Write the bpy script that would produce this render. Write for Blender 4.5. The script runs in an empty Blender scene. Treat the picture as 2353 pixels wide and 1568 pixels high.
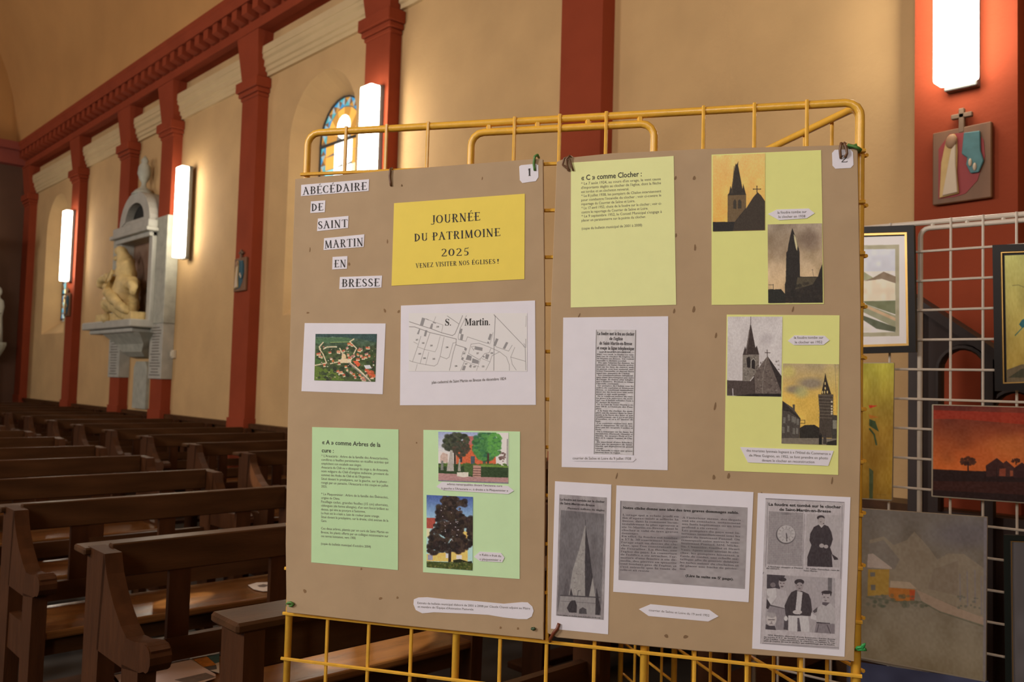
import bpy, bmesh, math, random
import numpy as np
from mathutils import Vector, Matrix

# ------------------------------------------------------------------ camera, world, light, exposure
S = bpy.context.scene
C = S.collection
CX, CY, FPX = 1176.5, 784.0, 1973.8            # 2353 x 1568 frame
CAMH = 1.42
YAW, PITCH, ROLL = -0.81588574, 0.04980993, -0.02765153
def _rot():
    cy, sy = math.cos(YAW), math.sin(YAW)
    f = np.array([sy, cy, 0.]); r = np.array([cy, -sy, 0.]); d = np.array([0, 0, -1.])
    f2 = f*math.cos(PITCH)-d*math.sin(PITCH); d2 = d*math.cos(PITCH)+f*math.sin(PITCH)
    r3 = r*math.cos(ROLL)+d2*math.sin(ROLL); d3 = d2*math.cos(ROLL)-r*math.sin(ROLL)
    return r3, d3, f2
RX, DN, FW = _rot()
cam = bpy.data.cameras.new('camera'); cam_o = bpy.data.objects.new('camera', cam); C.objects.link(cam_o)
cam.sensor_width = 36; cam.lens = FPX/2353*36
m3 = Matrix(((RX[0], -DN[0], -FW[0]), (RX[1], -DN[1], -FW[1]), (RX[2], -DN[2], -FW[2])))
cam_o.matrix_world = Matrix.Translation((0, 0, CAMH)) @ m3.to_4x4()
cam.clip_start = 0.05; cam.clip_end = 60
cam.dof.use_dof = True; cam.dof.focus_distance = 1.75; cam.dof.aperture_fstop = 6.5
S.camera = cam_o
S.view_settings.view_transform = 'Standard'; S.view_settings.look = 'None'
S.view_settings.gamma = 1; S.view_settings.use_curve_mapping = False
S.view_settings.exposure = 0.0
w = bpy.data.worlds.new('world'); S.world = w; w.use_nodes = True
w.node_tree.nodes['Background'].inputs[0].default_value = (.75, .85, 1, 1)
w.node_tree.nodes['Background'].inputs[1].default_value = 0.3
S.cycles.max_bounces = 7; S.cycles.diffuse_bounces = 5; S.cycles.glossy_bounces = 3
S.cycles.sample_clamp_indirect = 4; S.cycles.caustics_reflective = False; S.cycles.caustics_refractive = False

def area(name, loc, rot, sx, sy, power, col):
    l = bpy.data.lights.new(name, 'AREA'); l.shape = 'RECTANGLE'; l.size = sx; l.size_y = sy
    l.energy = power; l.color = col
    o = bpy.data.objects.new(name, l); C.objects.link(o); o.location = loc; o.rotation_euler = rot
    return o
YN, YS, XW, XE = 4.25, -4.6, -17.5, 6.0          # north wall, south wall, west wall, east wall
ZSPR = 5.5                                       # vault springing
# added area lights imitating window daylight; the south wall (behind the camera) is solid
for i, (x, p) in enumerate(((-15.8, 120), (-7.3, 180), (-2.5, 200), (2.2, 125))):
    area('added_south_fill', (x, YS+.12, 3.7), (math.radians(90), 0, 0), 1.0, 2.1, p, (1, .92, .86))
# narrow added spots for assumed sunbeams onto the pew seats; south windows not built
for (x, y, z), (tx, ty, tz), ang, p in (((-1.2, YS+.3, 4.4), (-2.55, 1.75, .49), 2.6, 5000), ((-1.2, YS+.3, 4.4), (-3.55, 1.5, .49), 1.3, 5000), ((-6.0, YS+.3, 4.6), (-5.4, 3.3, .49), 1.6, 4000), ((-3.0, YS+.3, 4.4), (-4.45, 1.45, .49), 1.2, 3500)):
    l = bpy.data.lights.new('assumed_sunbeam_spot', 'SPOT'); l.energy = p; l.color = (1, .93, .78); l.spot_size = math.radians(ang); l.spot_blend = .25; l.shadow_soft_size = .01
    o = bpy.data.objects.new('assumed_sunbeam_spot', l); C.objects.link(o); o.location = (x, y, z)
    o.rotation_euler = (Vector((tx, ty, tz))-Vector((x, y, z))).to_track_quat('-Z', 'Y').to_euler()
# ------------------------------------------------------------------ pixel -> place in the room
def ray(px, py): return RX*((px-CX)/FPX)+DN*((py-CY)/FPX)+FW
CAM = np.array([0, 0, CAMH])
class Plane:
    def __init__(s, P, n): s.P = np.array(P, float); s.n = np.array(n, float)/np.linalg.norm(n)
    def at(s, px, py, off=0.0):
        d = ray(px, py); t = ((s.P+s.n*off-CAM)@s.n)/(d@s.n); return CAM+d*t
    def off(s, o): return Plane(s.P+s.n*o, s.n)
def onY(px, py, Y): return Plane((0, Y, 0), (0, -1, 0)).at(px, py)
CROP = dict(A=(650, 390, 5.227), B=(890, 430, 6.273), C=(660, 680, 6.535), D=(910, 680, 6.029), E=(700, 970, 4.478), F=(960, 980, 4.356),
  G=(1300, 350, 4.354), H=(1620, 340, 4.238), I=(1280, 720, 4.237), I2=(1350, 750, 8.708), J=(1650, 710, 4.021), K=(1260, 1100, 4.24),
  L=(1400, 1110, 5.6), M=(1720, 1130, 7.467), N=(1720, 1300, 7.128), O=(660, 180, 3.565), P=(1240, 180, 3.017), Q=(640, 1300, 3.361),
  R=(1240, 1300, 3.096), S=(1900, 0, 3.137), T=(1950, 460, 3.92), U=(1950, 800, 3.92), V=(1950, 1130, 3.58), X=(0, 0, 1), W=(0, 1130, 3.361),
  Z=(330, 1348, 7.127))
def K(c, x, y):
    a = CROP[c]; return (a[0]+x/a[2], a[1]+y/a[2])
def KK(c, pts): return [K(c, *p) for p in pts]
# ------------------------------------------------------------------ colour and materials
def lin1(v):
    v = v/255.; return v/12.92 if v <= .04045 else ((v+.055)/1.055)**2.4
def lin(c): return np.array([lin1(v) for v in c])
WH = (200, 184, 184)                             # what white paper reads as in the photograph
def alb(c, white=WH, top=.8): return np.clip(lin(c)/lin(white)*top, 0, .92)
MATS = {}
def mat(name, col, rough=.7, var=0., scale=8., bump=0., bscale=60., metal=0., spec=.5, emit=None, es=0., coat=0., stretch=None):
    if name in MATS: return MATS[name]
    m = bpy.data.materials.new(name); m.use_nodes = True; nt = m.node_tree; b = nt.nodes['Principled BSDF']
    b.inputs['Base Color'].default_value = (*col, 1); b.inputs['Roughness'].default_value = rough
    b.inputs['Metallic'].default_value = metal; b.inputs['Specular IOR Level'].default_value = spec
    if coat: b.inputs['Coat Weight'].default_value = coat; b.inputs['Coat Roughness'].default_value = .15
    if emit is not None:
        b.inputs['Emission Color'].default_value = (*emit, 1); b.inputs['Emission Strength'].default_value = es
    if var or bump:
        tc = nt.nodes.new('ShaderNodeTexCoord'); mp = nt.nodes.new('ShaderNodeMapping')
        nt.links.new(tc.outputs['Object'], mp.inputs[0])
        if stretch: mp.inputs['Scale'].default_value = stretch
    if var:
        n = nt.nodes.new('ShaderNodeTexNoise'); n.inputs['Scale'].default_value = scale; n.inputs['Detail'].default_value = 5
        nt.links.new(mp.outputs[0], n.inputs['Vector'])
        r = nt.nodes.new('ShaderNodeMapRange'); r.inputs[1].default_value = .25; r.inputs[2].default_value = .75
        r.inputs[3].default_value = 1-var; r.inputs[4].default_value = 1+var
        nt.links.new(n.outputs['Fac'], r.inputs[0])
        mx = nt.nodes.new('ShaderNodeVectorMath'); mx.operation = 'SCALE'; mx.inputs[0].default_value = col
        nt.links.new(r.outputs[0], mx.inputs['Scale']); nt.links.new(mx.outputs[0], b.inputs['Base Color'])
    if bump:
        n2 = nt.nodes.new('ShaderNodeTexNoise'); n2.inputs['Scale'].default_value = bscale; n2.inputs['Detail'].default_value = 4
        nt.links.new(mp.outputs[0], n2.inputs['Vector'])
        bp = nt.nodes.new('ShaderNodeBump'); bp.inputs['Strength'].default_value = bump; bp.inputs['Distance'].default_value = .01
        nt.links.new(n2.outputs['Fac'], bp.inputs['Height']); nt.links.new(bp.outputs[0], b.inputs['Normal'])
    MATS[name] = m; return m
def vmat():
    if 'painted' in MATS: return MATS['painted']
    m = mat('painted_colours', (1, 1, 1), .5, spec=.25)
    nt = m.node_tree; a = nt.nodes.new('ShaderNodeAttribute'); a.attribute_name = 'col'
    nt.links.new(a.outputs['Color'], nt.nodes['Principled BSDF'].inputs['Base Color'])
    MATS['painted'] = m; return m
PLASTER = mat('cream_plaster', (.53, .350, .160), .9, .10, 2.2, .25, 30)
VAULTM = mat('vault_plaster', (.49, .265, .090), .9, .10, 1.2, .2, 20)
LEDGEM = mat('pale_moulding_paint', (.56, .43, .235), .85, .05, 4)
REDM = mat('brick_red_paint', (.265, .050, .020), .85, .10, 3, .15, 40, spec=.15)
REDDK = mat('dark_red_paint', (.26, .055, .035), .8, .08, 3)
STONE = mat('grey_marble', (.42, .42, .37), .6, .14, 6)
STONE2 = mat('weathered_grey_stone', (.36, .37, .31), .7, .2, 9)
CREAMST = mat('cream_painted_plaster_sculpture', (.60, .46, .20), .6, .25, 9)
WOOD = mat('dark_varnished_pew_wood', (.062, .027, .0105), .38, .35, 3, .1, 30, spec=.16, stretch=(6, 1, 6))
WOODEND = mat('brown_pew_end_wood', (.054, .020, .0074), .46, .3, 5, .1, 30, spec=.12, stretch=(5, 5, 1))
SEATM = mat('polished_pew_seat_wood', (.17, .070, .020), .24, .3, 3, .05, 30, spec=.4, stretch=(6, 1, 6))
DARKW = mat('very_dark_carved_wood', (.022, .010, .007), .55, .3, 5, .1, 20)
YEL = mat('worn_yellow_enamel', (.84, .48, .055), .34, .10, 40, .08, 200, coat=.2)
WHT = mat('cream_white_enamel', (.62, .56, .47), .38, .06, 30)
KRAFT = mat('brown_kraft_paper', alb((157, 125, 99)), .75, .05, 14, .35, 9, spec=.3)
INK = mat('black_ink', (.028, .025, .024), .7)
GINK = mat('grey_ink', (.15, .135, .12), .8)
PAPERS = {}
def paper(name, rgb): return mat('paper_'+name, tuple(alb(rgb)), .7, .02, 30, .03, 60, spec=.3)
# ------------------------------------------------------------------ objects
def tag(o, label=None, cat=None, group=None, kind=None):
    if label: o['label'] = label
    if cat: o['category'] = cat
    if group: o['group'] = group
    if kind: o['kind'] = kind
    return o
def empty(name, loc=(0, 0, 0), label=None, cat=None, group=None):
    o = bpy.data.objects.new(name, None); C.objects.link(o); o.location = loc; o.empty_display_size = .1
    return tag(o, label, cat, group)
def link(name, me, m=None, parent=None, world=True):
    if m is not None and not me.materials: me.materials.append(m)
    o = bpy.data.objects.new(name, me); C.objects.link(o)
    if parent is not None:
        o.parent = parent
        if world: o.matrix_parent_inverse = PINV.get(parent.name, Matrix.Identity(4))
    return o
PINV = {}
def pin(e):                                       # children of e are given in world coordinates
    PINV[e.name] = Matrix.Translation(-Vector(e.location)); return e
def fin(name, bm, m=None, parent=None, smooth=False, bevel=0, seg=1):
    if bevel:
        bmesh.ops.remove_doubles(bm, verts=bm.verts, dist=1e-6)
        bmesh.ops.bevel(bm, geom=[e for e in bm.edges if e.is_manifold and e.calc_face_angle(0) > .6], offset=bevel, segments=seg, profile=.5, affect='EDGES')
    bmesh.ops.recalc_face_normals(bm, faces=bm.faces)
    me = bpy.data.meshes.new(name); bm.to_mesh(me); bm.free()
    if smooth:
        for p in me.polygons: p.use_smooth = True
    return link(name, me, m, parent)
def box(bm, lo, hi):
    x0, y0, z0 = lo; x1, y1, z1 = hi
    v = [bm.verts.new(p) for p in ((x0, y0, z0), (x1, y0, z0), (x1, y1, z0), (x0, y1, z0), (x0, y0, z1), (x1, y0, z1), (x1, y1, z1), (x0, y1, z1))]
    for f in ((0, 3, 2, 1), (4, 5, 6, 7), (0, 1, 5, 4), (1, 2, 6, 5), (2, 3, 7, 6), (3, 0, 4, 7)): bm.faces.new([v[i] for i in f])
    return v
def hexa(bm, p):
    v = [bm.verts.new(q) for q in p]
    for f in ((0, 3, 2, 1), (4, 5, 6, 7), (0, 1, 5, 4), (1, 2, 6, 5), (2, 3, 7, 6), (3, 0, 4, 7)): bm.faces.new([v[i] for i in f])
def prism(bm, pts, vec):
    a = [bm.verts.new(p) for p in pts]; vec = Vector(vec); b = [bm.verts.new(Vector(p)+vec) for p in pts]
    bm.faces.new(a); bm.faces.new(b[::-1]); n = len(pts)
    for i in range(n): bm.faces.new((a[i], b[i], b[(i+1) % n], a[(i+1) % n]))
def tube(bm, pts, r, n=8, rs=None):
    pts = [Vector(p) for p in pts]; rings = []; up = None
    for i, p in enumerate(pts):
        t = (pts[min(i+1, len(pts)-1)]-pts[max(i-1, 0)]).normalized()
        if up is None: up = t.orthogonal().normalized()
        up = (up-t*up.dot(t)).normalized(); s = t.cross(up); rr = rs[i] if rs else r
        rings.append([bm.verts.new(p+(up*math.cos(2*math.pi*k/n)+s*math.sin(2*math.pi*k/n))*rr) for k in range(n)])
    for a, b in zip(rings, rings[1:]):
        for k in range(n): bm.faces.new((a[k], a[(k+1) % n], b[(k+1) % n], b[k]))
    bm.faces.new(rings[0][::-1]); bm.faces.new(rings[-1])
def lathe(bm, prof, c=(0, 0, 0), n=16, sy=1):
    rings = [[bm.verts.new((c[0]+r*math.cos(2*math.pi*k/n), c[1]+sy*r*math.sin(2*math.pi*k/n), c[2]+z)) for k in range(n)] for r, z in prof]
    for a, b in zip(rings, rings[1:]):
        for k in range(n): bm.faces.new((a[k], a[(k+1) % n], b[(k+1) % n], b[k]))
    bm.faces.new(rings[0][::-1]); bm.faces.new(rings[-1])
def ell(bm, c, r, rot=None, n=12):
    ret = bmesh.ops.create_uvsphere(bm, u_segments=n, v_segments=max(6, n//2+2), radius=1)
    M = Matrix.Translation(c) @ (rot.to_4x4() if rot else Matrix.Identity(4)) @ Matrix.Diagonal((*r, 1))
    bmesh.ops.transform(bm, matrix=M, verts=ret['verts'])
def copy_tree(o, parent=None, name=None):
    c = o.copy(); C.objects.link(c)
    if parent is not None: c.parent = parent
    for ch in list(o.children): copy_tree(ch, c)
    return c
ORD = 'nearest second third fourth fifth sixth seventh eighth ninth tenth eleventh twelfth thirteenth fourteenth fifteenth sixteenth seventeenth'.split()

# ================================================================== SETTING
def arch_pts(xc, hw, zs, n=14):
    return [(xc-hw*math.cos(math.pi*i/n), zs+hw*math.sin(math.pi*i/n)) for i in range(n+1)]
WINX = (-15.8, -7.3)
WZ0, WZS, WHW, GHW, GY = 2.05, 3.80, .62, .42, 4.53
def north_wall():
    bm = bmesh.new(); Z1 = ZSPR+.1
    def q(*p): bm.faces.new([bm.verts.new(v) for v in p])
    xs = XW
    for xc in WINX:
        a, b = xc-WHW, xc+WHW
        q((xs, YN, 0), (a, YN, 0), (a, YN, Z1), (xs, YN, Z1))
        q((a, YN, 0), (b, YN, 0), (b, YN, WZ0), (a, YN, WZ0))
        ap = arch_pts(xc, WHW, WZS); gp = arch_pts(xc, GHW, WZS)
        for (x0, z0), (x1, z1) in zip(ap, ap[1:]): q((x0, YN, z0), (x1, YN, z1), (x1, YN, Z1), (x0, YN, Z1))
        out = [(a, WZ0)]+ap+[(b, WZ0)]; inn = [(xc-GHW, WZ0+.25)]+gp+[(xc+GHW, WZ0+.25)]
        for i in range(len(out)):
            j = (i+1) % len(out)
            q((out[i][0], YN, out[i][1]), (out[j][0], YN, out[j][1]), (inn[j][0], GY, inn[j][1]), (inn[i][0], GY, inn[i][1]))
        xs = b
    q((xs, YN, 0), (XE, YN, 0), (XE, YN, Z1), (xs, YN, Z1))
    bmesh.ops.remove_doubles(bm, verts=bm.verts, dist=1e-5)
    tag(fin('wall_north', bm, PLASTER), kind='structure')
north_wall()
bm = bmesh.new(); box(bm, (XW-.3, YS-.3, -.1), (XE+.3, YN+.6, 0))
FLOOR = mat('worn_grey_stone_floor', (.035, .031, .027), .6, .25, 4, .1, 20)
tag(fin('floor', bm, FLOOR), kind='structure')
for nm, lo, hi in (('wall_south', (XW, YS-.3, 0), (XE, YS, ZSPR+.1)), ('wall_east', (XE, YS, 0), (XE+.3, YN, 10.3)), ('wall_west', (XW-.3, YS, 0), (XW, YN, 5.5))):
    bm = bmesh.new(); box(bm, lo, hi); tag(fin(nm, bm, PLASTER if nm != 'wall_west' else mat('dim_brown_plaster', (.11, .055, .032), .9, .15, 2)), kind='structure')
bm = bmesh.new(); box(bm, (XW-.3, YS, 5.5), (XW, YN, 10.3)); tag(fin('wall_west', bm, VAULTM), kind='structure')
bm = bmesh.new(); box(bm, (XW, YS, 5.12), (XW+.2, YN, 5.36)); box(bm, (XW, YS, 5.36), (XW+.34, YN, 5.5)); tag(fin('trim_3', bm, REDDK), kind='structure')
def vault():
    bm = bmesh.new(); yc = (YN-.3+YS+.3)/2; R = (YN-.3-YS-.3)/2; n = 28; prev = None
    for x in np.linspace(XW, XE, 12):
        ring = [bm.verts.new((x, yc+R*math.cos(math.pi*i/n), ZSPR-.02+R*math.sin(math.pi*i/n))) for i in range(n+1)]
        if prev:
            for i in range(n): bm.faces.new((prev[i], prev[i+1], ring[i+1], ring[i]))
        prev = ring
    tag(fin('ceiling', bm, VAULTM, smooth=True), kind='structure')
    for s, Y in ((1, YN-.3), (-1, YS+.3)):
        bm = bmesh.new(); box(bm, (XW, min(Y, Y+s*.35), ZSPR-.02), (XE, max(Y, Y+s*.35), ZSPR+.08))
        tag(fin('trim_5', bm, REDM), kind='structure')
vault()
def cornice(Y, s, nm, mods=True):
    prof = ((.0, 5.09), (.19, 5.09), (.19, 5.19), (.15, 5.19), (.15, 5.35), (.30, 5.35), (.32, 5.39), (.33, 5.42), (.35, 5.44), (.35, 5.49), (.0, 5.49))
    bm = bmesh.new(); prism(bm, [(XW, Y-s*a, z) for a, z in prof], (XE-XW, 0, 0))
    root = tag(fin(nm, bm, REDM), kind='structure')
    if mods:
        bm = bmesh.new(); hexa(bm, [(-.06, Y-.29, 5.24), (.06, Y-.29, 5.24), (.06, Y-.14, 5.20), (-.06, Y-.14, 5.20), (-.06, Y-.29, 5.345), (.06, Y-.29, 5.345), (.06, Y-.14, 5.345), (-.06, Y-.14, 5.345)])
        o = fin('modillion', bm, REDM, root); o.location.x = XW+.15
        k = 1
        while XW+.15+.24*k < -2:
            c = o.copy(); C.objects.link(c); c.location.x = XW+.15+.24*k; k += 1
cornice(YN, 1, 'trim_1'); cornice(YS, -1, 'trim_2', False)
PILX = (-17.3, -14.5, -12.33, -10.85, -8.6, -6.2, -3.8, -1.42, 1.0, 3.4)
def pilaster(x, Y=YN, s=1):
    hw = .22 if x > -2 else .185
    bm = bmesh.new()
    def b2(h, d, z0, z1):
        box(bm, (x-h, min(Y, Y-s*d), z0), (x+h, max(Y, Y-s*d), z1))
    b2(hw, .12, 0, 4.40)
    o = tag(fin('pilaster', bm, REDM), kind='structure')
    bm = bmesh.new(); b2(hw+.015, .135, 4.40, 4.44); b2(hw+.035, .155, 4.44, 4.49); b2(hw+.055, .18, 4.49, 4.60)
    fin('capital', bm, REDM, o, bevel=.008)
    bm = bmesh.new(); ys = lambda d: Y-s*d
    hexa(bm, [(x-hw, ys(.13), 4.6), (x+hw, ys(.13), 4.6), (x+hw, Y, 4.6), (x-hw, Y, 4.6), (x-hw-.06, ys(.18), 5.09), (x+hw+.06, ys(.18), 5.09), (x+hw+.06, Y, 5.09), (x-hw-.06, Y, 5.09)])
    fin('console', bm, REDM, o)
    bm = bmesh.new(); b2(hw+.015, .135, 0, .98); fin('plinth', bm, REDM, o)
for x in PILX: pilaster(x); pilaster(x, YS, -1)
for k, (a, b) in enumerate(zip(PILX, PILX[1:])):
    bm = bmesh.new(); x0, x1 = a+.2, b-.2
    prof = ((0, 4.62), (.035, 4.62), (.035, 4.66), (.055, 4.67), (.055, 4.71), (.075, 4.72), (.075, 4.78), (.10, 4.80), (.10, 4.84), (.11, 4.845), (.11, 4.92), (0, 4.93))
    prism(bm, [(x0, YN-p, z) for p, z in prof], (x1-x0, 0, 0)); tag(fin('ledge_moulding', bm, LEDGEM), kind='structure')
# wainscot along the north wall
bm = bmesh.new(); box(bm, (XW, YN-.05, 0), (-4.2, YN, .92)); box(bm, (XW, YN-.08, .88), (-4.2, YN, .93))
tag(fin('wainscot', bm, WOOD), kind='structure')
# ------------------------------------------------------------------ stained glass windows
GLASS = {}
def gm(name, col, st):
    return mat('glass_'+name, tuple(c*.5 for c in col), .3, emit=col, es=st)
def stained(xc, n):
    root = tag(empty('window_%d' % n, (xc, GY, 0)), kind='structure')
    pin(root)
    cols = [('blue', (.05, .32, .60), .9), ('amber', (.62, .30, .06), .8), ('teal', (.08, .42, .48), .9), ('brown', (.30, .16, .08), .5), ('pale_teal', (.30, .45, .50), .9)]
    z0 = WZ0+.25; y = GY-.03
    per = [(xc-GHW, z0+(WZS-z0)*i/14) for i in range(14)]+arch_pts(xc, GHW, WZS, 12)+[(xc+GHW, WZS-(WZS-z0)*i/14) for i in range(1, 15)]
    def inset(p, d):
        cx, cz = xc, max(min(p[1], WZS), z0+.3)
        v = np.array([p[0]-cx, p[1]-cz if p[1] > WZS else 0.]); L = np.linalg.norm(v)
        if L < 1e-6: return p
        return tuple(np.array(p)-v/L*d)
    rr = random.Random(5)
    def pane(pts, m):
        bm = bmesh.new(); c = np.mean(pts, axis=0); P = [tuple(c+(np.array(p)-c)*.94) for p in pts]
        prism(bm, [(p[0], y, p[1]) for p in P], (0, .006, 0)); fin('pane', bm, m, root)
    for i, (a, b) in enumerate(zip(per, per[1:])):
        a2, b2 = inset(a, .09), inset(b, .09); mid = tuple((np.array(a)+np.array(b)+np.array(a2)+np.array(b2))/4)
        c = cols[(i*2) % 3]; d = cols[(i*2+1) % 3]
        pane([a, b, mid], gm(*c)); pane([a2, b2, mid], gm(*d)); 
        pane([a, a2, mid], gm(*cols[3])); pane([b, b2, mid], gm(*cols[4]))
    # inner field
    ihw = GHW-.095
    white = gm('white', (1, .97, .88), 3.2); gold = gm('gold', (.85, .42, .08), 1.1); pale = gm('pale_yellow', (.95, .85, .40), 1.8); aq = gm('aqua', (.25, .65, .72), 1.2)
    nz = 12; zs = np.linspace(z0, WZS, nz)
    for i in range(nz-1):
        for j in range(4):
            xa = xc-ihw+2*ihw*j/4; xb = xc-ihw+2*ihw*(j+1)/4; sh = .03*math.sin(i*2.1+j)
            q = [(xa, zs[i]), (xb, zs[i]+(sh if j < 3 else 0)), (xb, zs[i+1]), (xa, zs[i+1])]
            m = white if j in (1, 2) else (aq if (i+j) % 4 == 0 else (gold if (i+j) % 4 == 1 else pale))
            if i > 8 and j in (0, 3): m = gold
            pane(q, m)
    ap = arch_pts(xc, ihw, WZS, 8)
    for i in range(8): pane([ap[i], ap[i+1], (xc+.1*(ap[i+1][0]-xc)/ihw*1.3, WZS+.1*(ap[i+1][1]-WZS)/ihw), (xc+.1*(ap[i][0]-xc)/ihw*1.3, WZS+.1*(ap[i][1]-WZS)/ihw)], gold if i % 2 else gm(*cols[1]))
    bm = bmesh.new(); prism(bm, [(xc+.12*math.cos(a), y-.006, WZS+.12+.12*math.sin(a)) for a in np.linspace(0, 2*math.pi, 15)[:-1]], (0, .006, 0)); fin('pane', bm, white, root)
    lead = mat('dark_lead', (.05, .045, .04), .6)
    bm = bmesh.new()
    for z in (z0+.02, 2.75, 3.25, WZS-.02): box(bm, (xc-GHW, y-.02, z-.012), (xc+GHW, y, z+.012))
    for (x0, za), (x1, zb) in zip(per, per[1:]): tube(bm, [(x0, y-.005, za), (x1, y-.005, zb)], .012, 4)
    fin('lead_bar', bm, lead, root)
    bm = bmesh.new(); box(bm, (xc-GHW-.1, y+.012, z0-.1), (xc+GHW+.1, y+.03, WZS+GHW+.1)); fin('backing_glass', bm, gm('backing', (.3, .28, .25), .35), root)
for i, x in enumerate(WINX): stained(x, i+1)

# ------------------------------------------------------------------ wall lamps (fluorescent tubes behind white covers)
LAMPM = mat('glowing_lamp_cover', (.9, .9, .85), .4, emit=(1, .89, .72), es=20)
def lamp(x, Y, s, label):
    z0, z1 = 2.83, 3.93
    e = pin(empty('wall_lamp', (x, Y, z0), label, 'wall lamp', 'tall white lamps on the pilasters'))
    bm = bmesh.new(); box(bm, (x-.07, min(Y-s*.05, Y), z0-.015), (x+.07, max(Y-s*.05, Y), z1+.015)); fin('back_plate', bm, mat('grey_lamp_metal', (.12, .12, .11), .5), e, bevel=.004)
    bm = bmesh.new(); a, b = sorted((Y-s*.05, Y-s*.15)); box(bm, (x-.085, a, z0), (x+.085, b, z1)); fin('cover', bm, LAMPM, e, bevel=.015, seg=2)
for x, l in ((-14.5, 'glowing tall white wall lamp farthest from the panels, beside the far arched window'), (-10.25, 'glowing tall white wall lamp to the right of the pietà niche'),
             (-6.14, 'glowing tall white wall lamp beside the stained glass window, behind the yellow grid'), (-1.42, 'large glowing white wall lamp above the biggest wooden station plaque')):
    lamp(x, YN-.12 if abs(x+10.25) > .1 else YN-.05, 1, l)
for i, x in enumerate((-14.5, -10.85, -6.2, -1.42, 3.4)):  # mirrored lamps out of view, added to light the boards from behind the camera
    lamp(x, YS+.12, -1, 'unseen tall white lamp added on the wall opposite the panels, %s from the altar end' % ORD[4-i])
# ------------------------------------------------------------------ stations of the cross
def station(x, zc, wd, ht, pal, label, tilt=0):
    Y = YN-.125
    e = pin(empty('station_plaque', (x, Y, zc-ht/2), label, 'plaque', 'stations of the cross on the pilasters'))
    def R(u, v, d): return (x+u*wd/2, Y-d, zc+v*ht/2)
    def pl(nm, pts, d0, d1, m, bev=0):
        bm = bmesh.new(); prism(bm, [R(u, v, d0) for u, v in pts], (0, -(d1-d0), 0)); return fin(nm, bm, m, e, bevel=bev)
    pl('wood_panel', [(-1, -1), (1, -.98), (1, 1), (-1, .96)], 0, .028, mat('station_wood', (.17, .08, .035), .6, .3, 12, stretch=(1, 1, .1)), .004)
    pl('painted_ground', [(-.78, -.85), (-.2, -.85), (.15, -.8), (.55, -.5), (.8, .1), (.75, .55), (.5, .8), (-.4, .85), (-.78, .5)], .028, .031, pal[0])
    pl('robed_figure', [(-.72, -.84), (-.05, -.78), (-.12, -.2), (-.1, .3), (-.12, .7), (-.2, .82), (-.38, .82), (-.52, .6), (-.66, .1)], .031, .042, pal[1], .003)
    pl('white_robe', [(-.6, -.8), (-.07, -.76), (-.14, 0), (-.14, .55), (-.3, .4), (-.4, 0)], .042, .05, pal[2], .003)
    bm = bmesh.new(); ell(bm, R(-.3, .62, .045), (.025, .012, .032)); fin('head', bm, pal[3], e, smooth=True)
    pl('cloud_figure', [(.12, .8), (.66, .78), (.68, .25), (.78, -.02), (.62, -.3), (.35, -.3), (.2, -.05), (.24, .12), (.05, .25)], .031, .044, pal[4], .003)
    for u, v in ((.35, -.02), (.5, -.15)):
        bm = bmesh.new(); ell(bm, R(u, v, .046), (.008, .008, .018)); fin('dove', bm, pal[2], e, smooth=True)
    bm = bmesh.new(); box(bm, (x-.012, Y-.03, zc+ht*.42), (x+.012, Y-.008, zc+ht*.5+.085)); box(bm, (x-.045, Y-.03, zc+ht*.5+.04), (x+.045, Y-.008, zc+ht*.5+.062))
    fin('cross', bm, mat('station_cross_wood', (.15, .09, .05), .6), e, bevel=.003)
redg = mat('station_red', (.26, .02, .02), .6); creamr = mat('station_cream_robe', (.50, .34, .12), .6, .1, 20); whr = mat('station_white_robe', (.55, .45, .32), .6)
skin = mat('station_skin', (.30, .17, .09), .6); tealc = mat('station_teal', (.06, .18, .19), .6, .2, 20); dkt = mat('station_dark_blue', (.02, .08, .11), .6)
station(-1.42, 2.47, .25, .345, (redg, creamr, whr, skin, tealc), 'wooden station plaque with a robed figure on red, under the largest lamp')
station(-8.6, 2.50, .26, .36, (dkt, creamr, whr, skin, dkt), 'small dark station plaque with a pale figure on teal, alone on its red pilaster')
station(-14.53, 2.46, .26, .36, (dkt, skin, creamr, skin, dkt), 'small dark station plaque below the farthest glowing lamp')

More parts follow.
